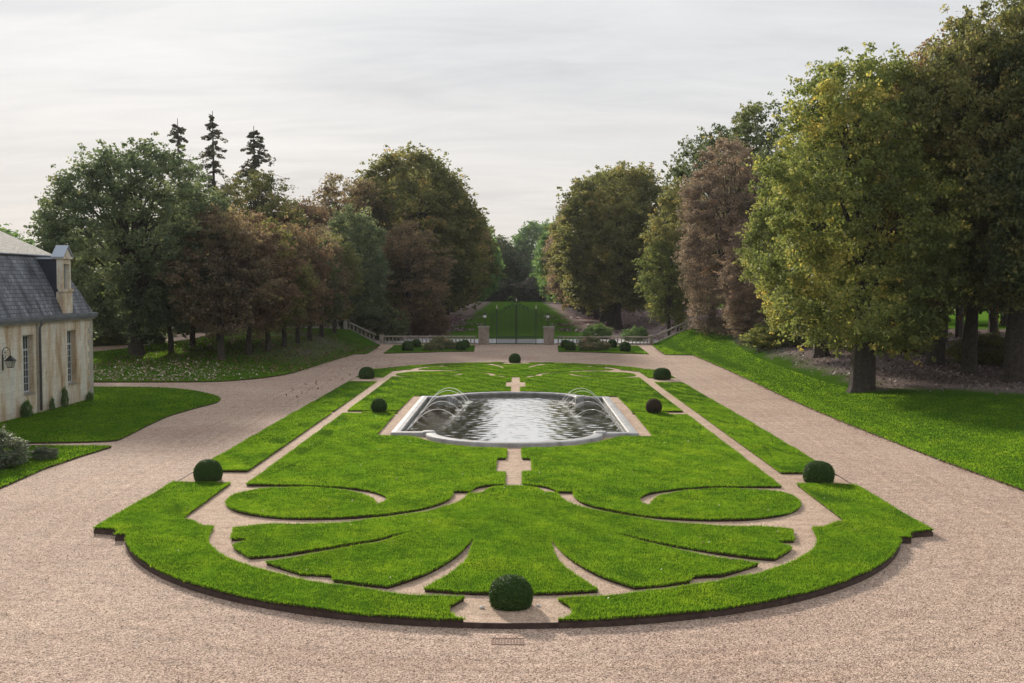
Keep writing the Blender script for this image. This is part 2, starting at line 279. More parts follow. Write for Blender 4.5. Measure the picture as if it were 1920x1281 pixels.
def jet_mat():
    m, nt, o = newmat('water_spray'); d = nn(nt, 'ShaderNodeBsdfPrincipled')
    d.inputs['Base Color'].default_value = (0.85, 0.87, 0.87, 1); d.inputs['Roughness'].default_value = 0.15
    t = nn(nt, 'ShaderNodeBsdfTranslucent'); t.inputs[0].default_value = (0.95, 0.95, 0.93, 1)
    tr = nn(nt, 'ShaderNodeBsdfTransparent'); m1 = nn(nt, 'ShaderNodeMixShader'); m1.inputs[0].default_value = 0.6
    nt.links.new(d.outputs[0], m1.inputs[1]); nt.links.new(t.outputs[0], m1.inputs[2])
    m2 = nn(nt, 'ShaderNodeMixShader'); m2.inputs[0].default_value = 0.42
    nt.links.new(m1.outputs[0], m2.inputs[1]); nt.links.new(tr.outputs[0], m2.inputs[2]); nt.links.new(m2.outputs[0], o.inputs[0]); return m
MAT['jet'] = jet_mat()
# ------------------------------------------------------------------ object helpers
def link(name, me, mats, parent=None, smooth=False):
    o = bpy.data.objects.new(name, me); COL.objects.link(o)
    for m in (mats if isinstance(mats, (list, tuple)) else [mats]): me.materials.append(m)
    if parent: o.parent = parent
    if smooth: me.polygons.foreach_set('use_smooth', [True]*len(me.polygons))
    return o
def tag(o, label=None, cat=None, group=None, kind=None):
    if label: o['label'] = label
    if cat: o['category'] = cat
    if group: o['group'] = group
    if kind: o['kind'] = kind
    return o
def thing(name, loc, label, cat, group=None, rz=0.0):
    o = bpy.data.objects.new(name, None); COL.objects.link(o); o.location = loc; o.rotation_euler = (0, 0, rz); o.empty_display_size = 0.3
    return tag(o, label, cat, group)
class MB:
    def __init__(s): s.v = []; s.f = []; s.mi = []
    def add(s, vs, fs, mi=0):
        b = len(s.v); s.v += [tuple(v) for v in vs]; s.f += [tuple(b+i for i in f) for f in fs]; s.mi += [mi]*len(fs)
    def box(s, x0, x1, y0, y1, z0, z1, mi=0):
        s.add([(x0,y0,z0),(x1,y0,z0),(x1,y1,z0),(x0,y1,z0),(x0,y0,z1),(x1,y0,z1),(x1,y1,z1),(x0,y1,z1)],
              [(3,2,1,0),(4,5,6,7),(0,1,5,4),(1,2,6,5),(2,3,7,6),(3,0,4,7)], mi)
    def tube(s, pts, rad, n=6, mi=0, cap=True):
        pts = [Vector(p) for p in pts]; rings = []
        if not isinstance(rad, (list, tuple)): rad = [rad]*len(pts)
        b = len(s.v); ref = None
        for i, p in enumerate(pts):
            d = (pts[min(i+1, len(pts)-1)] - pts[max(i-1, 0)])
            d = d.normalized() if d.length > 1e-9 else Vector((0, 0, 1))
            if ref is None: ref = Vector((1, 0, 0)) if abs(d.x) < 0.8 else Vector((0, 1, 0))
            u = (ref - d*ref.dot(d)).normalized(); vv = d.cross(u); ref = u
            for k in range(n):
                a = 2*math.pi*k/n; s.v.append(tuple(p + (u*math.cos(a) + vv*math.sin(a))*rad[i]))
        for i in range(len(pts)-1):
            for k in range(n):
                a = b+i*n+k; c = b+i*n+(k+1) % n; s.f.append((a, c, c+n, a+n)); s.mi.append(mi)
        if cap:
            s.f.append(tuple(b+k for k in reversed(range(n)))); s.mi.append(mi)
            e = b+(len(pts)-1)*n; s.f.append(tuple(e+k for k in range(n))); s.mi.append(mi)
    def lathe(s, prof, cx=0, cy=0, z0=0, n=12, mi=0):
        b = len(s.v)
        for (r, z) in prof:
            for k in range(n):
                a = 2*math.pi*k/n; s.v.append((cx+r*math.cos(a), cy+r*math.sin(a), z0+z))
        for i in range(len(prof)-1):
            for k in range(n):
                a = b+i*n+k; c = b+i*n+(k+1) % n; s.f.append((a, c, c+n, a+n)); s.mi.append(mi)
        s.f.append(tuple(b+k for k in reversed(range(n)))); s.mi.append(mi)
        e = b+(len(prof)-1)*n; s.f.append(tuple(e+k for k in range(n))); s.mi.append(mi)
    def mesh(s, name):
        me = bpy.data.meshes.new(name); me.from_pydata(s.v, [], s.f); me.update(); me.polygons.foreach_set('material_index', s.mi); return me
    def build(s, name, mats, parent=None, smooth=False): return link(name, s.mesh(name), mats, parent, smooth)
def np_mesh(name, V, k, tint=None):
    """V: (n*k,3) vertices; n polygons of k corners each."""
    n = len(V)//k; me = bpy.data.meshes.new(name)
    me.vertices.add(len(V)); me.vertices.foreach_set('co', V.astype(np.float32).ravel())
    me.loops.add(len(V)); me.loops.foreach_set('vertex_index', np.arange(len(V), dtype=np.int32))
    me.polygons.add(n); me.polygons.foreach_set('loop_start', np.arange(0, len(V), k, dtype=np.int32))
    me.update(calc_edges=True)
    if tint is not None:
        a = me.attributes.new('tint', 'FLOAT', 'FACE'); a.data.foreach_set('value', tint.astype(np.float32))
    return me
def smooth01(t):
    t = np.clip(t, 0, 1); return t*t*(3-2*t)
# ------------------------------------------------------------------ terrain
def H(x, y):
    x = np.asarray(x, float); y = np.asarray(y, float)
    A = np.interp(y, [20, 45, 75, 100, 125, 200, 300], [0.7, 1.0, 1.3, 1.55, 1.8, 1.8, 1.2])
    wr = np.interp(y, [20, 90, 112, 125, 130], [11, 9, 6.5, 4.2, 5])
    x0 = np.interp(y, [20, 104, 118, 125, 131], [17.2, 17.2, 16.0, 15.3, 18.5])
    r = A*smooth01((x-x0)/wr)
    Al = np.interp(y, [20, 78, 100, 125, 200, 300], [0, 0, 1.35, 1.8, 1.8, 1.2])
    xl = np.interp(y, [20, 84, 104, 118, 125, 131], [17.5, 17.0, 16.5, 16.0, 15.3, 18.5])
    l = Al*smooth01((-x-xl)/np.interp(y, [20, 100, 112, 125, 130], [9, 9, 6.5, 4.2, 5]))
    und = 0.05*np.sin(x*0.21+1)*np.sin(y*0.17)*(np.abs(x) > 20)
    return r+l+und*smooth01((np.abs(x)-20)/8)
def Hs(x, y): return float(H(x, y))
def curve(pts):
    """closed outline; points with a third member are corners, the others are passed through smoothly"""
    n = len(pts); outp = []
    for i in range(n):
        p0, p1, p2, p3 = pts[i-1], pts[i], pts[(i+1) % n], pts[(i+2) % n]
        c1, c2 = len(p1) > 2, len(p2) > 2
        a, b = np.array(p1[:2]), np.array(p2[:2]); L = np.linalg.norm(b-a)
        if c1 and c2: outp.append(a); continue
        m1 = (b-a) if c1 else (b-np.array(p0[:2]))/2; m2 = (b-a) if c2 else (np.array(p3[:2])-a)/2
        for m in (m1, m2):
            l = np.linalg.norm(m)
            if l > L*1.3: m *= L*1.3/l
        k = max(2, min(8, int(L/0.25)))
        for t in np.arange(k)/k:
            outp.append((2*t**3-3*t**2+1)*a+(t**3-2*t**2+t)*m1+(-2*t**3+3*t**2)*b+(t**3-t**2)*m2)
    return np.array(outp)
def inside(P, poly):
    x, y = P[:, 0], P[:, 1]; c = np.zeros(len(P), bool); n = len(poly)
    for i in range(n):
        x1, y1 = poly[i]; x2, y2 = poly[(i+1) % n]
        if y1 == y2: continue
        m = ((y1 > y) != (y2 > y)) & (x < (x2-x1)*(y-y1)/(y2-y1)+x1); c ^= m
    return c
def sheet(name, poly, zf, skirt, mats, step=1.0, skirt_z=None, hole=None):
    """a triangulated ground sheet over an outline, following zf, with a turf edge round it"""
    poly = np.asarray(poly); lo_, hi_ = poly.min(0), poly.max(0)
    gx, gy = np.meshgrid(np.arange(lo_[0], hi_[0], step), np.arange(lo_[1], hi_[1], step)); G = np.c_[gx.ravel(), gy.ravel()]
    G = G[inside(G, poly)]
    if len(G):
        d = np.full(len(G), 9e9)
        for i in range(len(poly)):
            a, b = poly[i], poly[(i+1) % len(poly)]; ab = b-a; t = np.clip(((G-a) @ ab)/max(ab @ ab, 1e-9), 0, 1)
            d = np.minimum(d, np.linalg.norm(G-(a+t[:, None]*ab), axis=1))
        G = G[d > step*0.35]
    n = len(poly); hp = [] if hole is None else [Vector(p) for p in hole]; nh = len(hp)
    if nh: G = G[~inside(G, np.asarray(hole))]
    vs = [Vector(p) for p in poly]+hp+[Vector(p) for p in G]
    res = delaunay_2d_cdt(vs, [(i, (i+1) % n) for i in range(n)]+[(n+i, n+(i+1) % nh) for i in range(nh)], [], 1, 1e-5)
    v2 = np.array([tuple(v) for v in res[0]]); z = zf(v2[:, 0], v2[:, 1])*np.ones(len(v2))
    mb = MB(); fs = []
    tri = [f for f in res[2]]
    if nh:
        cen = np.array([v2[list(f)].mean(0) for f in tri]); ih = inside(cen, np.asarray(hole)); tri = [f for f, q in zip(tri, ih) if not q]
    for f in tri:
        a, b, c = [v2[i] for i in f[:3]]
        fs.append(tuple(f) if (b[0]-a[0])*(c[1]-a[1])-(b[1]-a[1])*(c[0]-a[0]) > 0 else tuple(reversed(f)))
    mb.add(np.c_[v2, z], fs, 0)
    if skirt:
        ar = 0.5*np.sum(poly[:, 0]*np.roll(poly[:, 1], -1)-np.roll(poly[:, 0], -1)*poly[:, 1])
        pp = poly if ar > 0 else poly[::-1]
        zt = zf(pp[:, 0], pp[:, 1])*np.ones(len(pp)); zb = zt-skirt if skirt_z is None else np.full(len(pp), skirt_z)
        vv = [(p[0], p[1], a) for p, a in zip(pp, zb)]+[(p[0], p[1], a) for p, a in zip(pp, zt)]
        m = len(pp); mb.add(vv, [(i, (i+1) % m, m+(i+1) % m, m+i) for i in range(m)], 1)
    return tag(mb.build(name, mats), kind='structure')
# broad ground
def grid(name, xs, ys, zf, mat):
    X, Y = np.meshgrid(xs, ys); Z = zf(X, Y)*np.ones_like(X); nx, ny = len(xs), len(ys); mb = MB()
    mb.v = list(map(tuple, np.c_[X.ravel(), Y.ravel(), Z.ravel()]))
    mb.f = [(j*nx+i, j*nx+i+1, (j+1)*nx+i+1, (j+1)*nx+i) for j in range(ny-1) for i in range(nx-1)]; mb.mi = [0]*len(mb.f)
    return tag(mb.build(name, mat, smooth=True), kind='structure')
def zg(x, y):
    low = (y < 126.2) & (np.abs(x) < 118); well = (np.abs(x) < 9.5) & (y > 40) & (y < 72)
    return H(x, y)-np.where(low, np.where(np.abs(x) < 60, 0.55, 0.12), 0.0)-np.where(well, 0.3, 0.0)
xs = np.r_[-1500, -700, -350, -200, np.arange(-120, 121, 3.0), 200, 350, 700, 1500]
ys = np.r_[-300, -60, np.arange(-20, 126, 4), 126.0, 126.4, np.arange(129, 260, 4), 300, 380, 480, 700, 1100, 2500]
grid('ground', xs, ys, zg, MAT['meadow'])
mb = MB(); mb.add([(-17.5, 127.2, 0.02), (17.5, 127.2, 0.02), (17.5, 137.5, 0.02), (-17.5, 137.5, 0.02)], [(0, 1, 2, 3)]); tag(mb.build('road', MAT['road']), kind='structure')
# ------------------------------------------------------------------ the parterre (one quarter measured, the rest mirrored)
C = 1
B_BORDER = [(-11.65, 30.25, C), (-11.10, 30.13, C), (-10.80, 29.78), (-10.76, 29.42, C), (-10.26, 29.42, C)]
for a in range(70, 4, -5):
    B_BORDER.append((-11.05*math.sin(R_(a)), 33.0-11.05*math.cos(R_(a))))
B_BORDER = [p for i, p in enumerate(B_BORDER) if not (i > 4 and p[1] > 29.3)]
B_BORDER += [(-1.10, 22.03, C), (-1.28, 22.42), (-1.33, 22.80), (-1.22, 23.12), (-1.03, 23.52, C), (-2.2, 23.72), (-3.45, 24.24), (-4.90, 25.0), (-5.97, 25.76), (-6.60, 26.38), (-7.21, 27.10),
             (-7.72, 27.92), (-8.06, 28.68), (-8.25, 29.4), (-8.40, 30.47, C), (-8.72, 30.54), (-8.95, 30.80), (-9.20, 31.18), (-9.62, 31.42, C), (-9.69, 37.22, C), (-11.62, 37.22, C)]
FLEUR_H = [(-0.6, 23.97), (-1.22, 24.03), (-1.93, 24.2, C), (-1.70, 24.84), (-1.36, 25.77), (-1.12, 26.76), (-1.02, 27.83), (-1.0, 28.9), (-1.03, 29.5, C), (-1.17, 28.46), (-1.42, 27.22), (-1.80, 26.09),
           (-2.22, 25.22), (-2.78, 24.45, C), (-3.52, 24.70), (-4.09, 24.96, C), (-4.20, 25.36, C), (-4.55, 25.46), (-4.92, 25.50, C), (-5.38, 25.92), (-6.0, 26.52, C), (-5.64, 26.80), (-5.20, 27.08), (-4.50, 27.72),
           (-3.50, 28.62), (-2.93, 29.42), (-2.42, 30.15, C), (-2.97, 29.72), (-3.55, 29.10), (-4.15, 28.52), (-4.90, 27.95), (-5.35, 27.60), (-6.0, 27.22), (-6.52, 27.03, C), (-7.06, 27.84), (-7.25, 28.25, C),
           (-7.0, 28.72), (-7.05, 28.95, C), (-7.50, 29.0, C), (-7.62, 29.65), (-7.76, 30.33, C), (-7.11, 30.60), (-6.3, 30.70), (-5.40, 30.79), (-4.46, 31.16), (-3.70, 31.68), (-2.89, 32.25), (-2.25, 33.0),
           (-1.76, 33.8), (-1.50, 34.7), (-1.42, 35.42, C), (-1.02, 35.58), (-0.80, 36.2), (-0.48, 36.62), (0, 36.80)]
B_MAIN = [(-9.03, 36.85, C), (-8.2, 36.84), (-7.25, 36.78), (-6.03, 36.57), (-5.19, 36.17), (-4.54, 35.67), (-4.09, 34.95), (-3.94, 34.38, C), (-4.0, 33.90), (-4.24, 33.48, C), (-4.33, 34.0), (-4.65, 34.85),
          (-5.31, 35.63), (-6.16, 36.15), (-7.0, 36.33), (-7.75, 36.27), (-8.38, 36.03), (-8.80, 35.6), (-9.0, 34.86), (-8.93, 33.92), (-8.58, 33.05), (-8.04, 32.38), (-7.42, 31.96), (-6.80, 31.70), (-6.0, 31.60),
          (-5.22, 31.66), (-4.45, 31.86), (-3.72, 32.22), (-3.08, 32.72), (-2.58, 33.3), (-2.2, 34.0), (-2.0, 34.85), (-1.99, 35.80, C), (-1.45, 35.78, C), (-1.32, 36.32), (-1.0, 36.80), (-0.33, 37.08, C),
          (-0.33, 39.50, C), (-0.70, 39.55, C), (-0.70, 42.55, C), (-0.33, 42.62, C), (-0.33, 45.15, C), (-1.95, 45.58), (-2.98, 46.25), (-3.82, 47.3), (-4.50, 48.45), (-4.95, 48.82, C), (-6.23, 48.84, C),
          (-6.30, 57.2, C), (-8.97, 57.2, C)]
B_STRIP = [(-11.62, 39.60, C), (-9.70, 39.60, C), (-9.70, 57.85, C), (-11.62, 58.05, C)]
yk = [21.5, 22.66, 30.2, 31.3, 37.2, 39.5, 45.2, 48.9, 57.2, 58.1]
yv = [96.0, 94.7, 87.5, 85.9, 79.9, 76.4, 69.6, 66.6, 58.6, 58.2]
def far(poly):
    q = np.array(poly)[:, :2].copy(); q[:, 1] = np.interp(q[:, 1], yk, yv); return q
def mir(poly): q = np.array(poly).copy(); q[:, 0] *= -1; return q
fl = curve(FLEUR_H + [(-x, *r) for x, *r in reversed(FLEUR_H[:-1])])
bed_z = lambda x, y: 0.185+0.014*np.sin(x*1.7)*np.sin(y*1.3)+0.008*np.sin(x*4.1+y*2.2)-0.04*smooth01((np.asarray(y)-60)/8)
beds = []
for nm, sp_ in (('border', B_BORDER), ('main', B_MAIN), ('strip', B_STRIP)):
    c = curve(sp_); beds += [c, mir(c), far(c), mir(far(c))]
beds += [fl, far(fl)]
def ell(cx, cy, a, b, n=24): return np.array([(cx+a*math.cos(2*math.pi*k/n), cy+b*math.sin(2*math.pi*k/n)) for k in range(n)])
beds += [ell(-7.15, 57.75, 0.95, 0.38), ell(7.15, 57.75, 0.95, 0.38)]
for b in beds: sheet('lawn', b, bed_z, 0.10, [MAT['lawn'], MAT['soil']], 0.9)
pc = 57.1
def pool_outline(ox, hl, rx, ry, kn=0.0):
    pts = [(-ox, pc-hl), (-rx-0.02, pc-hl)]
    for a in np.linspace(180, 360, 33): pts.append((rx*math.cos(R_(a)), pc-hl+ry*math.sin(R_(a))))
    pts += [(rx+0.02, pc-hl), (ox, pc-hl), (ox, pc+hl), (rx+0.02, pc+hl)]
    for a in np.linspace(0, 180, 33): pts.append((rx*math.cos(R_(a)), pc+hl+ry*0.86*math.sin(R_(a))))
    pts += [(-rx-0.02, pc+hl), (-ox, pc+hl)]
    out = [pts[0]]
    for p in pts[1:]:
        if math.hypot(p[0]-out[-1][0], p[1]-out[-1][1]) > 0.01: out.append(p)
    return np.array(out)
po = pool_outline(5.58, 8.05, 3.98, 3.2); pi_ = pool_outline(5.15, 7.62, 3.57, 3.2)
n = len(po); assert len(pi_) == n
HOLE = po+(pi_-po)*0.5
# sandy gravel plate the beds are cut into, and its rusted edging
half = [p for p in curve(B_BORDER[:B_BORDER.index((-1.10, 22.03, C))+1] + [(-1.10, 30, C), (-11.65, 30.6, C)])]
half = [p for p in half if p[1] < 30.4 and not (p[0] > -1.2 and p[1] > 22.1)]
half = [p for p in half if not (abs(p[0]+1.1) < 0.02 and p[1] > 22.1)]
front = np.array(half+[(-0.55, 21.97), (0, 21.95)]); front[0] = (-11.65, 30.25)
full = np.r_[front, mir(front[:-1])[::-1]]          # left tip -> front -> right tip
bk = far(full)[::-1]
plate = np.r_[full, bk]
sheet('gravel_path', plate, lambda x, y: 0.10+0*x, 0, [MAT['gravel_fine']], 2.0, hole=HOLE)
sheet('gravel_court', np.array([(-60, -25), (60, -25), (60, 126), (-60, 126)]), lambda x, y: 0*x, 0, [MAT['gravel']], 8.0, hole=plate)
def band(name, poly, t, z0, z1, mat, zadd=None):
    n = len(poly); ar = 0.5*np.sum(poly[:, 0]*np.roll(poly[:, 1], -1)-np.roll(poly[:, 0], -1)*poly[:, 1]); s = 1 if ar > 0 else -1
    d = np.roll(poly, -1, 0)-np.roll(poly, 1, 0); d /= np.maximum(np.linalg.norm(d, axis=1), 1e-6)[:, None]
    o = poly+np.c_[d[:, 1], -d[:, 0]]*s*t; mb = MB()
    vs = [(p[0], p[1], z0) for p in o]+[(p[0], p[1], z1) for p in o]+[(p[0], p[1], z1) for p in poly]+[(p[0], p[1], z0) for p in poly]
    fs = []
    for i in range(n):
        j = (i+1) % n
        for k in range(3): fs.append((k*n+i, k*n+j, (k+1)*n+j, (k+1)*n+i))
    mb.add(vs, fs); return tag(mb.build(name, mat), kind='structure')
band('kerb', plate, 0.03, -0.02, 0.118, MAT['edging'])
# ------------------------------------------------------------------ outer lawns
LAWN_R = np.array([(17.9, 18), (17.45, 33), (17.2, 38.5), (16.9, 43), (16.75, 48.5), (16.6, 54), (16.55, 62), (16.65, 70), (16.9, 78), (17.1, 88), (17.2, 98), (17.2, 107), (14.6, 107.4), (14.9, 116), (15.35, 124.6), (19.6, 124.6), (24.5, 124.6), (24.6, 126.1), (115, 126.1), (115, 18)])
LAWN_L = np.array([(-115, 76.5), (-40, 76.3), (-30, 76.3), (-24.6, 76.4), (-20.8, 76.9), (-18.6, 79.5), (-17.3, 83.5), (-16.9, 90), (-16.5, 98), (-16.0, 104.5), (-15.9, 107.2), (-14.6, 107.4), (-14.9, 116), (-15.35, 124.6), (-19.6, 124.6), (-32, 124.6), (-31.4, 112), (-31.5, 106), (-33.0, 99.5), (-35.5, 94.5), (-41, 90), (-60, 85), (-115, 80)])
LAWN_B = np.array([(-36, 124.6), (-115, 124.6), (-115, 88), (-62, 93), (-44, 98), (-38, 103), (-35.5, 108), (-35, 114)])
LAWN_H = np.array([(-50, 72.6), (-32, 72.9), (-23.4, 72.6), (-20.5, 70.2), (-18.4, 67.3), (-17.55, 65.2), (-17.3, 63.2), (-17.7, 60.8), (-18.1, 57.0), (-17.85, 52.8), (-17.55, 49.2), (-17.5, 47.8), (-20.3, 47.2), (-50, 46.6)])
LAWN_S = np.array([(-50, 46.2), (-22.5, 46.3), (-17.3, 46.35), (-17.05, 46.1), (-17.35, 43.6), (-17.55, 40.6), (-17.35, 36.5), (-17.0, 30), (-17.0, 20), (-50, 20)])
def smoothpoly(P, it=2, lo=0.05):
    for _ in range(it):
        Q = []
        for i in range(len(P)):
            a, b = P[i], P[(i+1) % len(P)]
            if np.linalg.norm(b-a) < 14 and np.linalg.norm(P[i-1]-a) < 60: Q += [a*0.82+b*0.18, a*0.18+b*0.82]
            else: Q += [a*0.97+b*0.03, a*0.03+b*0.97]
        P = np.array(Q)
    return P
lawn_z = lambda x, y: H(x, y)+0.07
LAWN_Ls, LAWN_Hs = smoothpoly(LAWN_L, 1), smoothpoly(LAWN_H, 2)
sheet('lawn', LAWN_R, lawn_z, 0.14, [MAT['lawn_r'], MAT['soil']], 1.5)
sheet('lawn', LAWN_Ls, lawn_z, 0.14, [MAT['lawn_l'], MAT['soil']], 1.5)
sheet('lawn', LAWN_B, lawn_z, 0.14, [MAT['lawn_l'], MAT['soil']], 3)
sheet('lawn', LAWN_Hs, lawn_z, 0.09, [MAT['lawn'], MAT['soil']], 2)
sheet('lawn', LAWN_S, lawn_z, 0.09, [MAT['lawn'], MAT['soil']], 2)
sheet('path', np.array([(-115, 79), (-60, 84), (-41, 89), (-35.5, 93.5), (-33, 99), (-31, 106), (-31, 124), (-37, 124), (-36, 114), (-36.5, 108), (-39, 102), (-45, 97), (-62, 92), (-115, 89)]),
      lambda x, y: H(x, y)+0.03, 0, [MAT['gravel']], 1.5)
# rear planting beds in front of the balustrade
REAR_L = curve([(-13.1, 108.4, C), (-9.8, 109.8), (-7.0, 111.2), (-4.3, 111.8, C), (-4.6, 122.5, C), (-13.6, 122.6, C)])
REAR_R = mir(REAR_L)
for b in (REAR_L, REAR_R): sheet('lawn', b, lambda x, y: 0.07+0*x, 0.09, [MAT['lawn'], MAT['soil']], 2)
# ------------------------------------------------------------------ grass blades
rng = np.random.default_rng(5)
def blades(P, z, w, h, lean=0.45):
    n = len(P); a = rng.uniform(0, 2*np.pi, n); w = w*rng.uniform(0.7, 1.3, n); h = h*rng.uniform(0.5, 1.3, n)
    dx, dy = np.cos(a)*w/2, np.sin(a)*w/2; la = rng.uniform(0, 2*np.pi, n); l = h*lean*rng.uniform(0, 1.6, n)
    V = np.empty((n, 3, 3)); V[:, 0] = np.c_[P[:, 0]-dx, P[:, 1]-dy, z]; V[:, 1] = np.c_[P[:, 0]+dx, P[:, 1]+dy, z]
    V[:, 2] = np.c_[P[:, 0]+np.cos(la)*l, P[:, 1]+np.sin(la)*l, z+h]; return V.reshape(-1, 3)
def scatter(poly, dens, ymin=-1e9, ymax=1e9, xmax=None):
    lo_, hi_ = poly.min(0).copy(), poly.max(0).copy(); lo_[1] = max(lo_[1], ymin); hi_[1] = min(hi_[1], ymax)
    if xmax is not None: lo_[0] = max(lo_[0], xmax[0]); hi_[0] = min(hi_[0], xmax[1])
    if hi_[1] <= lo_[1] or hi_[0] <= lo_[0]: return np.zeros((0, 2))
    n = int((hi_[0]-lo_[0])*(hi_[1]-lo_[1])*dens); P = rng.uniform(lo_, hi_, (n, 2)); return P[inside(P, poly)]
def clumpy(P, s=1.3):
    x, y = P[:, 0], P[:, 1]
    a = np.sin(x*3.1*s+2*np.sin(y*1.7*s))*np.sin(y*2.7*s+1.3*np.sin(x*2.3*s)); b = np.sin(x*9.3+3*np.sin(y*5.1+x))*np.sin(y*8.1+2.5*np.sin(x*6.7)); c = np.sin(x*0.9+2*np.sin(y*0.37))*np.sin(y*0.7+1.7*np.sin(x*0.53))
    return 0.46+0.13*a+0.18*b+0.10*c+rng.normal(0, 0.12, len(P))
def build_grass(polys, zf, bands, edge, name='grass'):
    Vs, Ts = [], []
    for poly in polys:
        for (y0, y1, dens, w_, h_) in bands:
            P = scatter(poly, dens, y0, y1)
            if len(P):
                k = clumpy(P); hh = h_*(0.68+0.55*np.clip(k, 0, 1)); Vs.append(blades(P, zf(P[:, 0], P[:, 1])-0.01, w_, hh)); Ts.append(np.clip(k, 0, 0.97))
        if edge:
            for i in range(len(poly)):
                a, b = poly[i], poly[(i+1) % len(poly)]; L = np.linalg.norm(b-a); m = (a+b)/2
                de, w_, h_ = np.interp(m[1], [20, 45, 70, 100], [edge, edge*0.55, edge*0.25, edge*0.15]), np.interp(m[1], [20, 100], [0.02, 0.05]), np.interp(m[1], [20, 50, 70, 100], [0.075, 0.07, 0.05, 0.045])
                if m[1] > 110 or abs(m[0]) > 30: continue
                n = int(L*de)
                if n: 
                    t = rng.uniform(0, 1, n)[:, None]; P = a+(b-a)*t+rng.normal(0, 0.022, (n, 2)); Vs.append(blades(P, zf(P[:, 0], P[:, 1])-0.03, w_, h_, 0.7)); Ts.append(np.clip(rng.normal(0.45, 0.2, n), 0, 1))
    V = np.concatenate(Vs); me = np_mesh('grass_blades', V, 3, np.concatenate(Ts)); o = link(name, me, MAT['grass']); tag(o, kind='stuff'); return o
build_grass(beds, bed_z, [(20, 34, 2300, 0.015, 0.050), (34, 46, 1200, 0.024, 0.050), (46, 62, 480, 0.038, 0.052), (62, 100, 230, 0.05, 0.036)], 210)
LAWN_RG = np.array([(17.45, 33), (17.2, 38.5), (16.9, 43), (16.75, 48.5), (16.6, 54), (16.55, 62), (16.65, 70), (16.9, 78), (17.1, 88), (17.2, 98), (17.2, 107), (14.6, 107.4), (14.9, 116), (15.35, 124.6), (19.6, 124.6), (21.5, 110), (20.8, 95), (20.6, 75), (21, 66), (25, 57), (34, 50), (34, 33)])
build_grass([LAWN_RG], lawn_z, [(34, 48, 420, 0.045, 0.06), (48, 70, 210, 0.06, 0.06), (70, 124, 70, 0.09, 0.07)], 60)
build_grass([LAWN_Ls, LAWN_Hs, LAWN_S, REAR_L, REAR_R], lawn_z, [(30, 60, 260, 0.05, 0.06), (60, 80, 140, 0.07, 0.06), (80, 112, 60, 0.10, 0.07)], 50)
# fallen leaves and litter
def leaves(P, z, s, tilt=0.5):
    n = len(P); a = rng.uniform(0, 2*np.pi, n); s = s*rng.uniform(0.6, 1.4, n)
    u = np.c_[np.cos(a), np.sin(a), rng.normal(0, tilt, n)]*s[:, None]*0.5; v = np.c_[-np.sin(a), np.cos(a), rng.normal(0, tilt, n)]*s[:, None]*0.38
    c = np.c_[P, z+s*0.25]; V = np.empty((n, 4, 3)); V[:, 0] = c-u; V[:, 1] = c-v*0.9; V[:, 2] = c+u; V[:, 3] = c+v; return V.reshape(-1, 3)
def litter(name, P, zf, s, mat, tlo=0, thi=1):
    me = np_mesh(name, leaves(P, zf(P[:, 0], P[:, 1]), s), 4, rng.uniform(tlo, thi, len(P))); return tag(link(name, me, mat), kind='stuff')
P = scatter(LAWN_Ls, 14, 76.5, 93, (-36, -17)); d = 1-smooth01((P[:, 1]-80)/10); d *= smooth01((P[:, 0]+37)/5)*smooth01((-18.5-P[:, 0])/5)*0.8+0.12
Q = np.concatenate([scatter(b, 0.45) for b in beds]); litter('fallen_leaves', Q, lambda x, y: 0.225+0*x, 0.05, LV['litter'], 0.3, 1)
litter('fallen_leaves', P[rng.uniform(0, 1, len(P)) < d], lambda x, y: H(x, y)+0.12, 0.15, LV['litter'], 0.45, 1)
P = scatter(LAWN_Ls, 12, 84, 120, (-33, -15)); litter('fallen_leaves', P[rng.uniform(0, 1, len(P)) < 0.7], lambda x, y: H(x, y)+0.11, 0.14, LV['litter_dark'])
P = scatter(LAWN_R, 10, 55, 118, (21, 45)); d = smooth01((P[:, 0]-0.62*np.maximum(66-P[:, 1], 0)-20.3)/4)
litter('fallen_leaves', P[rng.uniform(0, 1, len(P)) < d], lambda x, y: H(x, y)+0.10, 0.17, LV['litter_wood'])
def along(poly, dens, spread, sel):
    out = []
    for i in range(len(poly)):
        a, b = poly[i], poly[(i+1) % len(poly)]
        if not sel((a+b)/2): continue
        n = int(np.linalg.norm(b-a)*dens); t = rng.uniform(0, 1, n)[:, None]; d_ = b-a; nr = np.array([d_[1], -d_[0]])/max(np.linalg.norm(d_), 1e-6)
        out.append(a+d_*t+nr*rng.normal(0, spread, n)[:, None]*1.0)
    return np.concatenate(out)
P = np.r_[along(LAWN_R, 30, 0.16, lambda m: m[0] < 18 and 33 < m[1] < 118), along(LAWN_Ls, 26, 0.35, lambda m: m[0] > -34 and m[1] < 118 and m[0] < -14)]
litter('fallen_leaves', P, lambda x, y: 0.03+0*x, 0.07, LV['litter_dark'])
P = np.c_[rng.uniform(-17, 17, 26000), 17.5+26*rng.uniform(0, 1, 26000)**1.3]; P = P[~inside(P, plate)]; me = np_mesh('gravel_stones', leaves(P, 0*P[:, 0]+0.004, 0.030, 0.35), 4, np.clip(rng.normal(0.42, 0.3, len(P)), 0, 1)); tag(link('gravel_stones', me, LV['stone']), kind='stuff')
P = np.r_[np.c_[rng.uniform(-16, 16, 160), rng.uniform(18, 40, 160)], along(front, 9, 0.10, lambda m: m[1] < 30)]; litter('fallen_leaves', P[~inside(P, plate)], lambda x, y: 0.012+0*x, 0.035, LV['litter_dark'])
P = np.c_[rng.uniform(-14.5, -10.5, 260), rng.uniform(66, 100, 260)]; litter('fallen_leaves', P, lambda x, y: 0.04+0*x, 0.10, LV['litter_dark'])
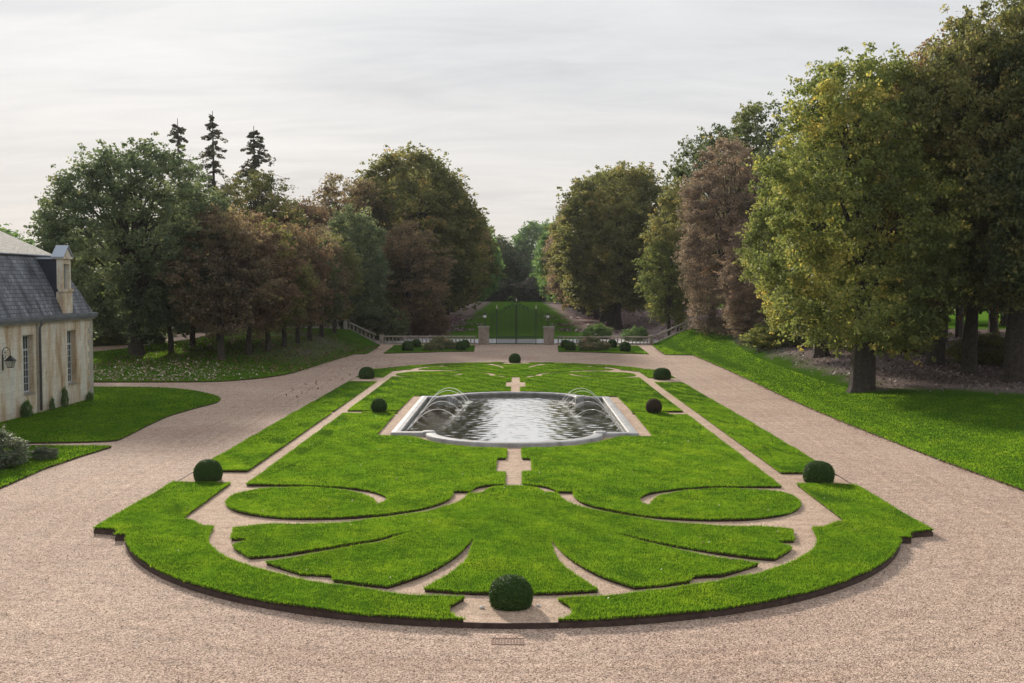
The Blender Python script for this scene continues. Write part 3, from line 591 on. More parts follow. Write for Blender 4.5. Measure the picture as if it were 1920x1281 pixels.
P = np.c_[rng.uniform(-40, 40, 14000), rng.uniform(135, 230, 14000)]; P = P[(np.abs(P[:, 0]) > 8+3*np.sin(P[:, 1]*0.3)) & (np.sin(P[:, 0]*0.4)+np.sin(P[:, 1]*0.21) > -0.3)]
litter('fallen_leaves', P, lambda x, y: H(x, y)+0.05, 0.42, LV['heather'])
# ------------------------------------------------------------------ foliage generators
def leafcloud(C_, rc, nleaf, size, r, flat=0.65, outc=None, tintc=None, jit=0.12):
    """C_: cluster centres, rc: their radii; returns quads and tint"""
    n = len(C_); idx = np.repeat(np.arange(n), nleaf); N = len(idx)
    d = r.normal(0, 1, (N, 3)); d /= np.linalg.norm(d, axis=1)[:, None]; rad = r.uniform(0, 1, N)**0.45
    p = C_[idx]+d*(rad*rc[idx])[:, None]*np.array([1, 1, flat])
    nrm = r.normal(0, 1, (N, 3))+d*0.7; nrm[:, 2] += 0.5; nrm /= np.linalg.norm(nrm, axis=1)[:, None]
    t = r.normal(0, 1, (N, 3)); u = np.cross(nrm, t); u /= np.linalg.norm(u, axis=1)[:, None]; v = np.cross(nrm, u)
    s = size*r.uniform(0.6, 1.4, N); u *= (s*0.5)[:, None]; v *= (s*0.36)[:, None]
    V = np.empty((N, 4, 3)); V[:, 0] = p-u; V[:, 1] = p-v; V[:, 2] = p+u; V[:, 3] = p+v
    ti = np.clip(tintc[idx]+r.normal(0, jit, N), 0, 1); return V.reshape(-1, 3), ti
def make_tree(seed, Ht, R, zb, ncl, nleaf, size, rc, tmax=0.42, lump=0.16, gap=0.0, hollow=0.25, trunk_r=0.4, limbs=12, lean=0.0, lowp=0.6, topp=0.55, fork=None, vert=1.0, biasx=None):
    """returns (crown mesh, trunk mesh) of one broadleaved tree: tapered trunk, limbs, leaf clumps spread through the crown"""
    r = np.random.default_rng(seed); ph = r.uniform(0, 6.28, 8)
    def env(t, th):
        k = np.where(t < tmax, np.clip((t/tmax), 0, 1)**lowp, 0)
        k = np.where(t < tmax, 0.45+0.55*k, np.sqrt(np.clip(1-((t-tmax)/(1-tmax))**2, 0, 1))**(topp*2))
        l = 1+lump*(np.sin(2*th+ph[0]+3*t)+0.8*np.sin(3*th+ph[1]-5*t)+0.7*np.sin(5*th+ph[2]+8*t)+0.6*np.sin(9*t*2+ph[3]+th))
        return R*k*l
    m = int(ncl*2.2); t = r.uniform(0, 1, m); th = r.uniform(0, 2*np.pi, m)
    e = env(t, th); keep = r.uniform(0, 1, m) < np.clip(e/(R*1.1), 0.12, 1); t, th, e = t[keep], th[keep], e[keep]
    rho = np.where(r.uniform(0, 1, len(t)) < hollow, r.uniform(0.15, 0.85, len(t)), 1-np.abs(r.normal(0, 0.10, len(t))))
    lx = lean*t
    P = np.c_[np.cos(th)*e*rho+lx, np.sin(th)*e*rho, zb+t*(Ht-zb)]+r.normal(0, rc*0.35, (len(t), 3))
    # lighter and thinner spots
    q = np.sin(P[:, 0]*0.9+ph[4])*np.sin(P[:, 1]*0.8+ph[5])*np.sin(P[:, 2]*0.85+ph[6])
    P = P[(q > -1+gap*2) | (r.uniform(0, 1, len(P)) < 0.15)][:ncl]
    n = len(P); rcs = rc*r.uniform(0.55, 1.35, n)
    tc_ = 0.42+0.20*np.sin(P[:, 0]*0.55+ph[1])*np.sin(P[:, 2]*0.5+ph[2])+0.14*np.sin(P[:, 1]*0.6+ph[3])+r.normal(0, 0.13, n)
    V, ti = leafcloud(P, rcs, nleaf, size, r, tintc=tc_)
    # ragged outer sprigs
    k = n//2; Q = P[r.integers(0, n, k)]; c0 = np.array([lean*0.5, 0, zb+(Ht-zb)*0.45]); dd = Q-c0; dd /= np.linalg.norm(dd, axis=1)[:, None]
    V2, t2 = leafcloud(Q+dd*rc*r.uniform(0.6, 1.5, k)[:, None], np.full(k, rc*0.4), max(6, nleaf//6), size, r, tintc=np.clip(0.5+r.normal(0, 0.2, k), 0, 1))
    crown = np_mesh('crown', np.r_[V, V2], 4, np.r_[ti, t2])
    mb = MB(); top = zb+(Ht-zb)*0.62; ks = 7; wob = r.normal(0, 0.12*trunk_r*2, (ks, 2)); wob[0] = 0
    axis = [Vector((wob[i][0]+lean*0.5*(i/(ks-1)), wob[i][1], -0.25+(top+0.25)*i/(ks-1))) for i in range(ks)]
    rads = [trunk_r*(1.5 if i == 0 else 1.08 if i == 1 else 1.0-0.75*(i/(ks-1))) for i in range(ks)]
    mb.tube([axis[0], axis[0]*0.75+axis[1]*0.25]+axis[1:], [rads[0], rads[0]*0.78]+rads[1:], 9)
    for i in range(limbs):
        f = r.uniform(0.28, 0.95); kk = f*(ks-1); a = axis[int(kk)].lerp(axis[min(int(kk)+1, ks-1)], kk-int(kk))
        if a.z < zb*0.85: a = axis[3].copy(); a.z = max(a.z, zb*0.9)
        cand = P[r.integers(0, n, 6)]; b = Vector(cand[np.argmax(cand[:, 2]-a.z+r.normal(0, 1, 6))]); b = a.lerp(b, 0.9); mid = a.lerp(b, 0.5)+Vector(r.normal(0, 0.35, 3)); mid.z += 0.35*vert*abs(b.z-a.z)*0.3
        r0 = trunk_r*(0.62-0.38*f)*r.uniform(0.7, 1.1); mb.tube([a, a.lerp(mid, 0.55), mid, b], [r0, r0*0.72, r0*0.5, r0*0.14], 5)
        for j in range(4):
            g = mid.lerp(b, r.uniform(-0.2, 0.7)); h_ = g+(b-a)*r.uniform(0.05, 0.16)+Vector(r.normal(0, 0.7, 3)); h_.z = min(h_.z, b.z); mb.tube([g, g.lerp(h_, 0.5)+Vector(r.normal(0, 0.15, 3)), h_], [r0*0.32, r0*0.2, r0*0.06], 4)
    return crown, mb.mesh('trunk')
def make_conifer(seed, Ht, R, zb, tiers, dens, size=0.26):
    r = np.random.default_rng(seed); mb = MB(); mb.tube([(0, 0, -0.2), (0.05, 0, Ht*0.5), (0.0, 0.05, Ht)], [0.34, 0.2, 0.03], 7)
    Cc, rc = [], []
    for i in range(tiers):
        t = (i+r.uniform(-0.3, 0.3))/tiers; z = zb+t*(Ht-zb-0.4); L = R*(1-t)**0.75*r.uniform(0.45, 1.15)+0.35
        for k in range(r.integers(2, 5)):
            a = r.uniform(0, 6.28); l = L*r.uniform(0.35, 1.25); tip = Vector((math.cos(a)*l, math.sin(a)*l, z-l*r.uniform(0.0, 0.6)+r.normal(0, 0.3))); s0 = Vector((0, 0, z)); md = s0.lerp(tip, 0.55); md.z += 0.12*l
            mb.tube([s0, md, tip], [0.05, 0.03, 0.01], 4)
            for q in np.arange(0.3, 1.05, 0.11):
                p = s0.lerp(md, q/0.55) if q < 0.55 else md.lerp(tip, (q-0.55)/0.45)
                if r.uniform() < dens: Cc.append((p.x, p.y, p.z-0.10-0.35*q*r.uniform(0, 1))); rc.append(0.16+0.34*r.uniform(0, 1)*min(1, l/2.5))
    Cc, rc = np.array(Cc), np.array(rc); V, ti = leafcloud(Cc, rc*1.1, 16, size, r, flat=0.8, tintc=r.uniform(0.2, 0.8, len(Cc)))
    return np_mesh('crown', V, 4, ti), mb.mesh('trunk')
def leafball(seed, n, size, prof, jit=0.02):
    """clipped bush: prof(unit direction) -> radius vector multiplier; leaves laid along its surface plus a dark core"""
    r = np.random.default_rng(seed); d = r.normal(0, 1, (n, 3)); d[:, 2] = np.abs(d[:, 2])*np.where(r.uniform(0, 1, n) < 0.25, -0.6, 1); d /= np.linalg.norm(d, axis=1)[:, None]
    p = prof(d)*(1+0.025*np.sin(d[:, 0]*5+1)*np.sin(d[:, 1]*4.3+2)*np.cos(d[:, 2]*5)+r.normal(0, jit, n)-np.where(r.uniform(0, 1, n) < 0.4, 0.05, 0))[:, None]; nrm = d*1.3+r.normal(0, 0.75, (n, 3)); nrm /= np.linalg.norm(nrm, axis=1)[:, None]
    u = np.cross(nrm, r.normal(0, 1, (n, 3))); u /= np.linalg.norm(u, axis=1)[:, None]; v = np.cross(nrm, u); s = size*r.uniform(0.6, 1.4, n)
    u *= (s*0.5)[:, None]; v *= (s*0.4)[:, None]; V = np.empty((n, 4, 3)); V[:, 0] = p-u; V[:, 1] = p-v; V[:, 2] = p+u; V[:, 3] = p+v
    return V.reshape(-1, 3), np.clip(r.normal(0.5, 0.24, n), 0, 1)
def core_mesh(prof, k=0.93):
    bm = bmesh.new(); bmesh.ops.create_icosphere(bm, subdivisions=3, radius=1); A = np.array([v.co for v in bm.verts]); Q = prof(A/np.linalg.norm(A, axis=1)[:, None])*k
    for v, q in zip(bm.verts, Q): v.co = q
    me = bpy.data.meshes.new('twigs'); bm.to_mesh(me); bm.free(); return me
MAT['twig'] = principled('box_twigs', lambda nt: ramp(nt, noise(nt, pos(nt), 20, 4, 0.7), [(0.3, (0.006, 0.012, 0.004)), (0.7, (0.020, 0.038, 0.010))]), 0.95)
PROTO = {}
def put(name, key, loc, sx, sz, rz, label, cat, group=None, leaf=None, lab_trunk=None):
    """a tree or shrub: Empty > crown, trunk (meshes shared between the copies of one kind)"""
    cm, tm, lm = PROTO[key]; t = thing(name, loc, label, cat, group, rz); t.scale = (sx, sx, sz)
    c = bpy.data.objects.new('crown', cm); COL.objects.link(c); c.parent = t
    if not cm.materials: cm.materials.append(lm)
    if leaf is not None: c.material_slots[0].link = 'OBJECT'; c.material_slots[0].material = leaf
    if tm is not None:
        k = bpy.data.objects.new('trunk', tm); COL.objects.link(k); k.parent = t
        if not tm.materials: tm.materials.append(MAT['bark'])
    return t
PROTO['big'] = (*make_tree(11, 19.2, 7.6, 2.6, 1080, 62, 0.26, 0.85, tmax=0.40, lump=0.07, gap=0.12, hollow=0.12, trunk_r=0.55, limbs=34, topp=0.5, lowp=0.8, vert=1.6), LV['grey_green'])
PROTO['lime_a'] = (*make_tree(21, 12.5, 3.3, 2.3, 430, 58, 0.19, 0.62, tmax=0.35, lump=0.15, hollow=0.3, trunk_r=0.24, limbs=14, topp=0.55, vert=1.6), LV['brown'])
PROTO['lime_b'] = (*make_tree(22, 12.5, 3.1, 2.3, 400, 58, 0.19, 0.62, tmax=0.42, lump=0.17, hollow=0.3, trunk_r=0.22, limbs=14, topp=0.6, vert=1.6), LV['brown'])
PROTO['dome_a'] = (*make_tree(31, 25, 8.6, 3.4, 1100, 70, 0.34, 1.10, tmax=0.40, lump=0.07, hollow=0.12, trunk_r=0.55, limbs=16, topp=0.46, lowp=0.5), LV['olive'])
PROTO['dome_b'] = (*make_tree(32, 25, 8.2, 3.6, 1050, 70, 0.34, 1.10, tmax=0.36, lump=0.09, hollow=0.12, trunk_r=0.55, limbs=16, topp=0.52, lowp=0.4), LV['olive'])
PROTO['beech'] = (*make_tree(41, 21, 5.0, 0.2, 1500, 80, 0.15, 0.66, tmax=0.33, lump=0.13, gap=0.04, hollow=0.12, trunk_r=0.4, limbs=20, topp=0.62, lowp=0.4, vert=2.0), LV['pink'])
PROTO['maple'] = (*make_tree(51, 21, 6.6, 3.0, 1400, 80, 0.21, 0.82, tmax=0.42, lump=0.14, gap=0.10, hollow=0.2, trunk_r=0.75, limbs=28, topp=0.42, lowp=0.45), LV['yellow'])
PROTO['oak'] = (*make_tree(61, 22, 6.8, 4.8, 1150, 80, 0.22, 0.90, tmax=0.45, lump=0.16, gap=0.12, hollow=0.25, trunk_r=0.62, limbs=26, topp=0.42, lowp=0.6), LV['dark'])
PROTO['oak_b'] = (*make_tree(62, 22, 5.6, 5.2, 920, 80, 0.22, 0.90, tmax=0.5, lump=0.18, gap=0.10, hollow=0.25, trunk_r=0.45, limbs=22, topp=0.45, lowp=0.6, vert=1.8), LV['dark'])
PROTO['airy'] = (*make_tree(71, 21, 5.2, 4.0, 420, 60, 0.27, 0.85, tmax=0.55, lump=0.18, gap=0.22, hollow=0.2, trunk_r=0.35, limbs=26, topp=0.6, lowp=0.8), LV['dark'])
PROTO['airy_b'] = (*make_tree(72, 21, 4.6, 4.0, 380, 60, 0.27, 0.85, tmax=0.6, lump=0.2, gap=0.2, hollow=0.2, trunk_r=0.35, limbs=24, topp=0.6, lowp=0.8), LV['dark'])
PROTO['far'] = (*make_tree(81, 24, 8, 3.0, 700, 46, 0.55, 1.3, tmax=0.42, lump=0.09, hollow=0.1, trunk_r=0.5, limbs=8, topp=0.5, lowp=0.4), LV['green'])
PROTO['bush'] = (*make_tree(91, 4.2, 2.6, 0.0, 230, 60, 0.20, 0.55, tmax=0.35, lump=0.14, hollow=0.2, trunk_r=0.07, limbs=8, topp=0.5, lowp=0.3), LV['dark'])
PROTO['con_a'] = (*make_conifer(1, 28.5, 5.0, 11, 26, 0.62), LV['conifer'])
PROTO['con_b'] = (*make_conifer(2, 29.5, 4.2, 11, 34, 0.66), LV['conifer'])
PROTO['con_c'] = (*make_conifer(3, 27.5, 4.6, 12, 38, 0.75), LV['conifer'])
def tree(key, x, y, h, rad, rz, label, group=None, leaf=None, h0=None, r0=None, name='tree', dz=0.0, cat='tree'):
    h0 = h0 or {'big': 19.2, 'lime_a': 12.5, 'lime_b': 12.5, 'dome_a': 25, 'dome_b': 25, 'beech': 21, 'maple': 21, 'oak': 22, 'oak_b': 22, 'airy': 21, 'airy_b': 21, 'far': 24, 'bush': 4.2, 'con_a': 28.5, 'con_b': 29.5, 'con_c': 27.5}[key]
    r0 = r0 or {'big': 7.6, 'lime_a': 3.3, 'lime_b': 3.1, 'dome_a': 8.6, 'dome_b': 8.2, 'beech': 5.0, 'maple': 6.6, 'oak': 6.8, 'oak_b': 5.6, 'airy': 5.2, 'airy_b': 4.6, 'far': 8, 'bush': 2.6, 'con_a': 4.0, 'con_b': 3.2, 'con_c': 3.6}[key]
    z = Hs(x, y)+dz; return put(name, key, (x, y, z), rad/r0, (h-z)/h0, rz, label, cat, group, leaf)
# --- left side
tree('big', -31.8, 92, 18.3, 7.5, 0.4, 'broad grey-green tree with open branchy crown standing behind the stone house', leaf=LV['grey_green'], name='broadleaf_tree')
G = 'small brown trees planted in rows on the left mound'
rows = [(-24.0, 89.5, 12.8, 3.5, 'lime_a', 'wide brown tree at the near end of the front mound row'),
        (-22.9, 94.0, 12.8, 3.3, 'lime_b', 'second brown tree of the front mound row, rusty leaves over a thin trunk'),
        (-22.2, 98.0, 12.2, 3.1, 'lime_a', 'third brown tree of the front mound row'),
        (-21.7, 102.5, 12.2, 3.0, 'lime_b', 'fourth brown tree of the front mound row, reddish towards its right side'),
        (-21.2, 106.5, 12.2, 3.0, 'lime_a', 'fifth brown tree of the front mound row'),
        (-20.8, 110.5, 12.0, 3.0, 'lime_b', 'sixth brown tree of the front mound row, over the shaded turf'),
        (-20.4, 115.0, 12.0, 2.9, 'lime_a', 'brown tree next to last of the front mound row'),
        (-19.9, 120.0, 12.0, 2.8, 'lime_b', 'last brown tree of the mound row, beside the left balustrade'),
        (-29.8, 94.5, 12.0, 3.2, 'lime_b', 'thin trunked olive tree right beside the big grey-green tree'),
        (-29.2, 99.0, 12.2, 3.2, 'lime_a', 'second tree of the back mound row, half hidden by brown crowns'),
        (-28.2, 104.0, 12.2, 3.1, 'lime_b', 'third tree of the back mound row along the curved path')]
lf = [LV['brown'], LV['wood_red'], LV['olive'], LV['russet'], LV['wood_red'], LV['dark'], LV['brown'], LV['olive'], LV['grey_green'], LV['olive'], LV['wood_red']]
for i, (x, y, h, rr, k, lab) in enumerate(rows): tree(k, x, y, h, rr, i*1.3, lab, G, lf[i], name='small_tree')
tree('con_a', -46.0, 150, 29.2, 5.0, 0.3, 'leftmost dark sparse conifer poking above the big round tree', 'tall sparse conifers', name='conifer', cat='conifer')
tree('con_b', -41.2, 150, 30.2, 4.2, 1.1, 'tallest and thinnest conifer, middle of the three', 'tall sparse conifers', name='conifer', cat='conifer')
tree('con_c', -35.6, 150, 28.2, 4.8, 2.0, 'dense topped conifer, right one of the three above the olive tree', 'tall sparse conifers', name='conifer', cat='conifer')
tree('airy', -32.0, 135, 20.4, 5.4, 1.0, 'loose olive tree in front of the right conifer', leaf=LV['olive'], name='broadleaf_tree')
tree('oak_b', -36.5, 128, 16.5, 4.5, 0.2, 'dark tree filling behind the first brown mound trees', leaf=LV['dark'], name='broadleaf_tree')
tree('airy_b', -23.6, 150, 21.8, 5.0, 2.0, 'airy brownish tree left of the large avenue dome', leaf=LV['brown'], name='broadleaf_tree')
tree('oak_b', -28.0, 140, 17.0, 5.0, 4.0, 'low brownish tree behind the left mound row', leaf=LV['wood_red'], name='broadleaf_tree')
tree('lime_a', -19.0, 128.5, 15.4, 4.1, 0.9, 'dark green round-headed tree just behind the left balustrade', leaf=LV['grey_green'], name='broadleaf_tree')
tree('lime_b', -23.0, 129.5, 13.5, 3.8, 2.9, 'brown tree behind the upper end of the left balustrade', leaf=LV['brown'], name='broadleaf_tree')
tree('lime_b', -13.8, 141, 14.6, 4.7, 0.5, 'rust red small tree in front of the left avenue dome', leaf=LV['russet'], name='broadleaf_tree')
tree('lime_a', -20.5, 140, 12.5, 4.0, 0.1, 'dark small tree between the balustrade tree and the rust red one', leaf=LV['dark'], name='broadleaf_tree')
# --- avenue
ORD = ['first', 'second', 'third', 'fourth', 'fifth', 'sixth', 'seventh', 'eighth', 'ninth', 'tenth', 'eleventh', 'twelfth', 'thirteenth', 'fourteenth']
avL = [LV['olive'], LV['olive'], LV['russet'], LV['olive'], LV['russet'], LV['olive'], LV['green'], LV['green'], LV['green'], LV['green'], LV['green'], LV['green']]
avR = [LV['olive'], LV['olive'], LV['russet'], LV['pink'], LV['russet'], LV['olive'], LV['green'], LV['green'], LV['green'], LV['green'], LV['green'], LV['green']]
ya = [158, 173, 189, 206, 224, 243, 264, 287, 312, 340, 370, 402]
for i, y in enumerate(ya):
    k = 'dome_a' if i % 2 == 0 else 'dome_b'; far_ = i > 4
    for s, ll, nm in ((-1, avL, 'left'), (1, avR, 'right')):
        h = 25.2 if i == 0 else 24.5+0.7*math.sin(i*2.1+s)
        if s > 0 and i == 0: h = 24.0
        tree('far' if far_ else k, s*(15.4+0.02*i), y+(7 if s > 0 else 0), h, 9.6 if i == 0 else 8.6, i*1.7+s, f'{ORD[i]} avenue tree from the gate in the {nm} row', 'domed trees lining the avenue beyond the gate', ll[i], name='avenue_tree')
for i, (x, y, h, rr, m) in enumerate([(-9, 436, 25, 9, 'dark'), (8, 440, 31, 10, 'green'), (0, 450, 20, 9, 'dark'), (-20, 455, 27, 10, 'green'), (22, 450, 28, 10, 'green')]):
    tree('far', x, y, h, rr, i, ['dark tree closing the left of the avenue end', 'tall green tree closing the avenue end, right of centre', 'low dark tree in the middle of the avenue end', 'green tree behind the left row at the avenue end', 'green tree behind the right row at the avenue end'][i], 'trees closing the avenue', LV[m], name='broadleaf_tree')
for i, (x, y, h, rr) in enumerate([(-14, 424, 9, 9), (-3, 428, 8, 8), (7, 426, 9, 8), (17, 424, 10, 9)]):
    tree('bush', x, y, h, rr, i*1.7, ['dark thicket left of the avenue end', 'dark thicket in the middle of the avenue end', 'dark thicket right of the middle of the avenue end', 'dark thicket right of the avenue end'][i], 'thickets at the avenue end', LV['conifer'], name='thicket', cat='thicket')
# --- right side
tree('lime_a', 20.4, 137, 19.2, 4.3, 0.7, 'green and rusty tree left of the pinkish beech', leaf=LV['olive'], name='broadleaf_tree')
tree('lime_b', 18.6, 134, 12.5, 3.3, 1.7, 'yellowish bushy tree behind the sloping right balustrade', leaf=LV['yellow'], name='broadleaf_tree')
tree('beech', 22.6, 118, 22.2, 5.1, 0.4, 'pinkish brown beech with dense twigs behind the right bank', leaf=LV['pink'], name='beech_tree')
tree('beech', 24.2, 106, 14.0, 3.9, 2.4, 'low pinkish brown beech spreading at the foot of the tall one', leaf=LV['pink'], name='beech_tree')
tree('maple', 21.2, 67.0, 20.2, 6.0, 0.8, 'big yellow-green tree on a thick flared trunk at the lawn edge', leaf=LV['yellow'], name='maple_tree')
tree('maple', 24.2, 87, 17.5, 5.0, 2.8, 'smaller yellow-green tree hanging low behind the big one', leaf=LV['yellow'], name='maple_tree')
tree('airy', 26.8, 150, 28.0, 5.6, 1.2, 'tall airy dark tree above the pinkish beech', leaf=LV['dark'], name='broadleaf_tree')
tree('airy_b', 33.0, 142, 30.6, 6.4, 0.2, 'tallest airy dark tree behind the yellow-green one', leaf=LV['dark'], name='broadleaf_tree')
tree('oak', 31.5, 93, 24.2, 6.2, 0.9, 'dark green tree rising behind the big yellow-green one', leaf=LV['olive'], name='oak_tree')
tree('oak', 29.0, 76, 21.9, 6.0, 2.2, 'wine brown tree on the first trunk right of the flared one', leaf=LV['wood_red'], name='oak_tree')
tree('oak_b', 28.7, 69.5, 22.3, 5.3, 3.2, 'reddish dark tree on the second trunk right of the flared one', leaf=LV['russet'], name='oak_tree')
tree('oak', 29.6, 65.0, 23.4, 5.8, 5.2, 'dark olive tree on the third trunk right of the flared one', leaf=LV['olive'], name='oak_tree')
tree('oak_b', 31.8, 60.0, 23.0, 5.6, 4.1, 'dark tree cut by the right edge of the photo', leaf=LV['dark'], name='oak_tree')
tree('oak', 39.0, 70, 27.0, 6.8, 0.1, 'tall dark tree at the top right corner behind the wood edge', leaf=LV['dark'], name='oak_tree')
tree('con_c', 43.5, 108, 34.0, 4.6, 0.5, 'dark conifer tip showing above the wood', name='conifer', cat='conifer')
for i, (x, y, h, rr, k, m) in enumerate([(38, 98, 24, 5.5, 'oak_b', 'dark'), (33, 103, 22, 5.2, 'oak_b', 'wood_red'), (44, 88, 25, 6, 'oak', 'dark'), (31.5, 112, 21, 5.0, 'oak_b', 'olive'), (29.5, 126, 22, 5.2, 'oak_b', 'dark'), (48, 78, 27, 6.5, 'oak', 'wood_red')]):
    tree(k, x, y, h, rr, i*2.1, 'wood tree ' + ['deep behind the yellow-green tree', 'wine brown, between the beech and the dark wood', 'in the second rank behind the flared trunk', 'olive, behind the low pink beech', 'dark, behind the tall pink beech', 'far right, inner rank of the wood'][i], 'trees inside the right-hand wood', LV[m], name='oak_tree')
# understorey
for i, (x, y, h, rr, m, lab) in enumerate([(23.6, 99, 3.4, 2.6, 'yellow', 'yellow-green bush under the left side of the maple'), (26.5, 96, 2.8, 2.4, 'olive', 'olive bush between maple trunk and flared trunk'), (30.0, 88, 3.6, 2.6, 'wood_red', 'brown bush behind the flared trunk'),
        (33.5, 78, 3.4, 2.5, 'olive', 'olive bush between the right wood trunks'), (37, 72, 3.8, 2.8, 'dark', 'dark bush at the right edge under the wood'), (27.0, 106, 3.2, 2.8, 'dark', 'dark bush at the end of the upper right balustrade'),
        (-22.5, 131, 4.2, 3.0, 'dark', 'dark bush behind the upper left balustrade'), (-17.0, 133, 4.6, 3.2, 'dark', 'dark bush behind the sloping left balustrade'), (-12.5, 146, 4.6, 3.2, 'wood_red', 'brown bush under the rust red tree'),
        (14.5, 134.0, 1.6, 1.4, 'green', 'green bush behind the right balustrade near the slope'), (10.4, 140, 1.7, 1.7, 'green', 'rounded green bush on the grass right of the gate'), (-30, 133, 5.5, 3.6, 'dark', 'tall dark bush left behind the mound trees'),
        (-36, 118, 4.5, 3.4, 'dark', 'dark bush across the curved path'), (-43, 112, 5.2, 3.8, 'dark', 'dark bush behind the stone steps')]):
    tree('bush', x, y, h, rr, i*1.9, lab, None, LV[m], name='bush', cat='bush')
# distant belts
far_l = [(-60, 170, 17, 9), (-78, 160, 15, 8), (-52, 185, 18, 9), (-40, 178, 18, 8), (-95, 175, 15, 9), (-30, 190, 20, 8), (-118, 190, 15, 10), (-68, 130, 11, 6)]
for i, (x, y, h, rr) in enumerate(far_l):
    tree('far', x, y, h, rr, i*2.3, ['far green tree behind the leftmost conifer', 'far tree left of the conifers', 'far tree behind the conifers', 'far tree behind the right conifer', 'far tree seen through the big tree', 'far tree behind the airy brown tree', 'farthest left background tree', 'low tree behind the house'][i], 'far trees behind the left side', LV['green' if i % 2 else 'dark'], name='background_tree')
for i, (x, y, h, rr) in enumerate([(62, 330, 26, 12), (95, 340, 26, 12), (125, 330, 26, 12), (155, 320, 26, 12), (48, 180, 24, 8), (62, 140, 22, 7), (52, 120, 24, 7)]):
    tree('far', x, y, h, rr, i*1.3, ['far tree beyond the sunlit meadow, leftmost', 'far tree beyond the meadow, left of centre', 'far tree beyond the meadow, right of centre', 'far tree beyond the meadow, rightmost', 'far tree behind the airy dark trees', 'mid-distance tree inside the right wood', 'inner wood tree beneath the dark conifer'][i], 'far trees behind the right wood', LV['dark'], name='background_tree')
# ------------------------------------------------------------------ clipped box
def dome(d):        # flat-sided dome standing on the ground
    k = np.ones(len(d)); z = d[:, 2]; s = np.sqrt(1-z**2)
    rr = 1/np.maximum((np.abs(s)**2.3+np.abs(z)**2.3)**(1/2.3), 1e-6); rr = np.where(z < 0, np.minimum(rr, 0.55/np.maximum(-z, 0.05)), rr)
    return d*rr[:, None]
def ball(d):
    rr = np.where(d[:, 2] < 0, np.minimum(1, 0.82/np.maximum(-d[:, 2], 0.05)), 1); return d*rr[:, None]
bx = {}
for k, prof, n in (('dome', dome, 22000), ('ball', ball, 11000), ('small', dome, 3000)):
    V, ti = leafball(hash(k) % 97 if False else len(k), n, 0.07 if k != 'small' else 0.13, prof, 0.03); bx[k] = (np_mesh('leaves', V, 4, ti), core_mesh(prof))
def box_bush(key, x, y, z, r_, hz, label, group, mat=None, name='box_bush'):
    lm, cm = bx[key]; t = thing(name, (x, y, z), label, 'box bush', group, x*0.7+y)
    down = 0.55 if key != 'ball' else 0.82; t.scale = (r_, r_, hz/(1+down))
    for nm, me, mm in (('leaves', lm, LV['box']), ('twigs', cm, MAT['twig'])):
        o = bpy.data.objects.new(nm, me); COL.objects.link(o); o.parent = t; o.location = (0, 0, down-0.02)
        if not me.materials: me.materials.append(mm)
        if nm == 'leaves' and mat: o.material_slots[0].link = 'OBJECT'; o.material_slots[0].material = mat
    return t
GB = 'clipped box bushes around the parterre'
box_bush('dome', 0.0, 23.2, 0.1, 0.45, 0.64, 'largest clipped box dome, on the gravel at the front centre', GB)
box_bush('dome', -10.66, 38.0, 0.1, 0.47, 0.72, 'clipped box dome at the front left corner of the parterre', GB)
box_bush('dome', 10.62, 38.0, 0.1, 0.51, 0.73, 'clipped box dome at the front right corner of the parterre', GB)
box_bush('ball', -7.2, 57.9, 0.12, 0.42, 0.78, 'dark green clipped ball left of the pool', GB)
box_bush('ball', 7.35, 57.9, 0.12, 0.42, 0.80, 'bronze brown clipped ball right of the pool', GB, LV['box_red'])
box_bush('dome', -10.75, 79.0, 0.1, 0.54, 0.84, 'clipped box dome at the far left corner of the parterre', GB)
box_bush('dome', 10.55, 79.0, 0.1, 0.62, 0.82, 'clipped box dome at the far right corner of the parterre', GB)
box_bush('dome', -0.1, 95.2, 0.1, 0.50, 0.80, 'clipped box dome on the axis before the gate', GB)
GS = 'small box balls in the beds before the balustrade'
for i, (x, y, r_, lab) in enumerate([(-10.8, 118.5, 0.52, 'small box ball nearest the left balustrade slope'), (-11.1, 112.2, 0.60, 'small box ball at the outer left bed corner'), (-5.5, 118.0, 0.50, 'small box ball by the left gate pier'), (-5.7, 113.5, 0.55, 'small box ball at the inner left bed corner'),
        (5.3, 118.5, 0.50, 'small box ball by the right gate pier'), (5.6, 113.8, 0.55, 'small box ball at the inner right bed corner'), (10.4, 119.0, 0.52, 'small box ball nearest the right balustrade slope'), (11.1, 112.0, 0.58, 'small box ball at the outer right bed corner')]):
    box_bush('small', x, y, 0.06, r_, r_*1.7, lab, GS)
for i, (x, y, h, rr, lab) in enumerate([(-8.2, 118.6, 1.15, 1.2, 'rose bush in the left rear bed, near the balustrade'), (-8.6, 113.5, 0.8, 0.9, 'low rose bush in the middle of the left rear bed'), (-7.0, 116.2, 0.9, 0.9, 'rose bush right of centre in the left rear bed'),
        (8.0, 118.8, 1.2, 1.2, 'reddish rose bush in the right rear bed, near the balustrade'), (7.6, 113.8, 0.8, 0.9, 'low rose bush in the middle of the right rear bed'), (9.0, 115.6, 0.9, 0.9, 'rose bush left of the outer ball in the right rear bed')]):
    tree('bush', x, y, h, rr, i*1.1, lab, 'rose bushes in the rear beds', LV['rose'], name='rose_bush', cat='rose bush')
tree('bush', -19.6, 41.2, 1.3, 1.15, 0.3, 'silvery flowering shrub with white blooms at the left edge', None, LV['lavender'], name='flowering_shrub', cat='shrub')
tree('bush', -18.5, 42.9, 0.5, 0.45, 2.3, 'low silvery shrub behind the flowering one', None, LV['lavender'], name='flowering_shrub', cat='shrub')
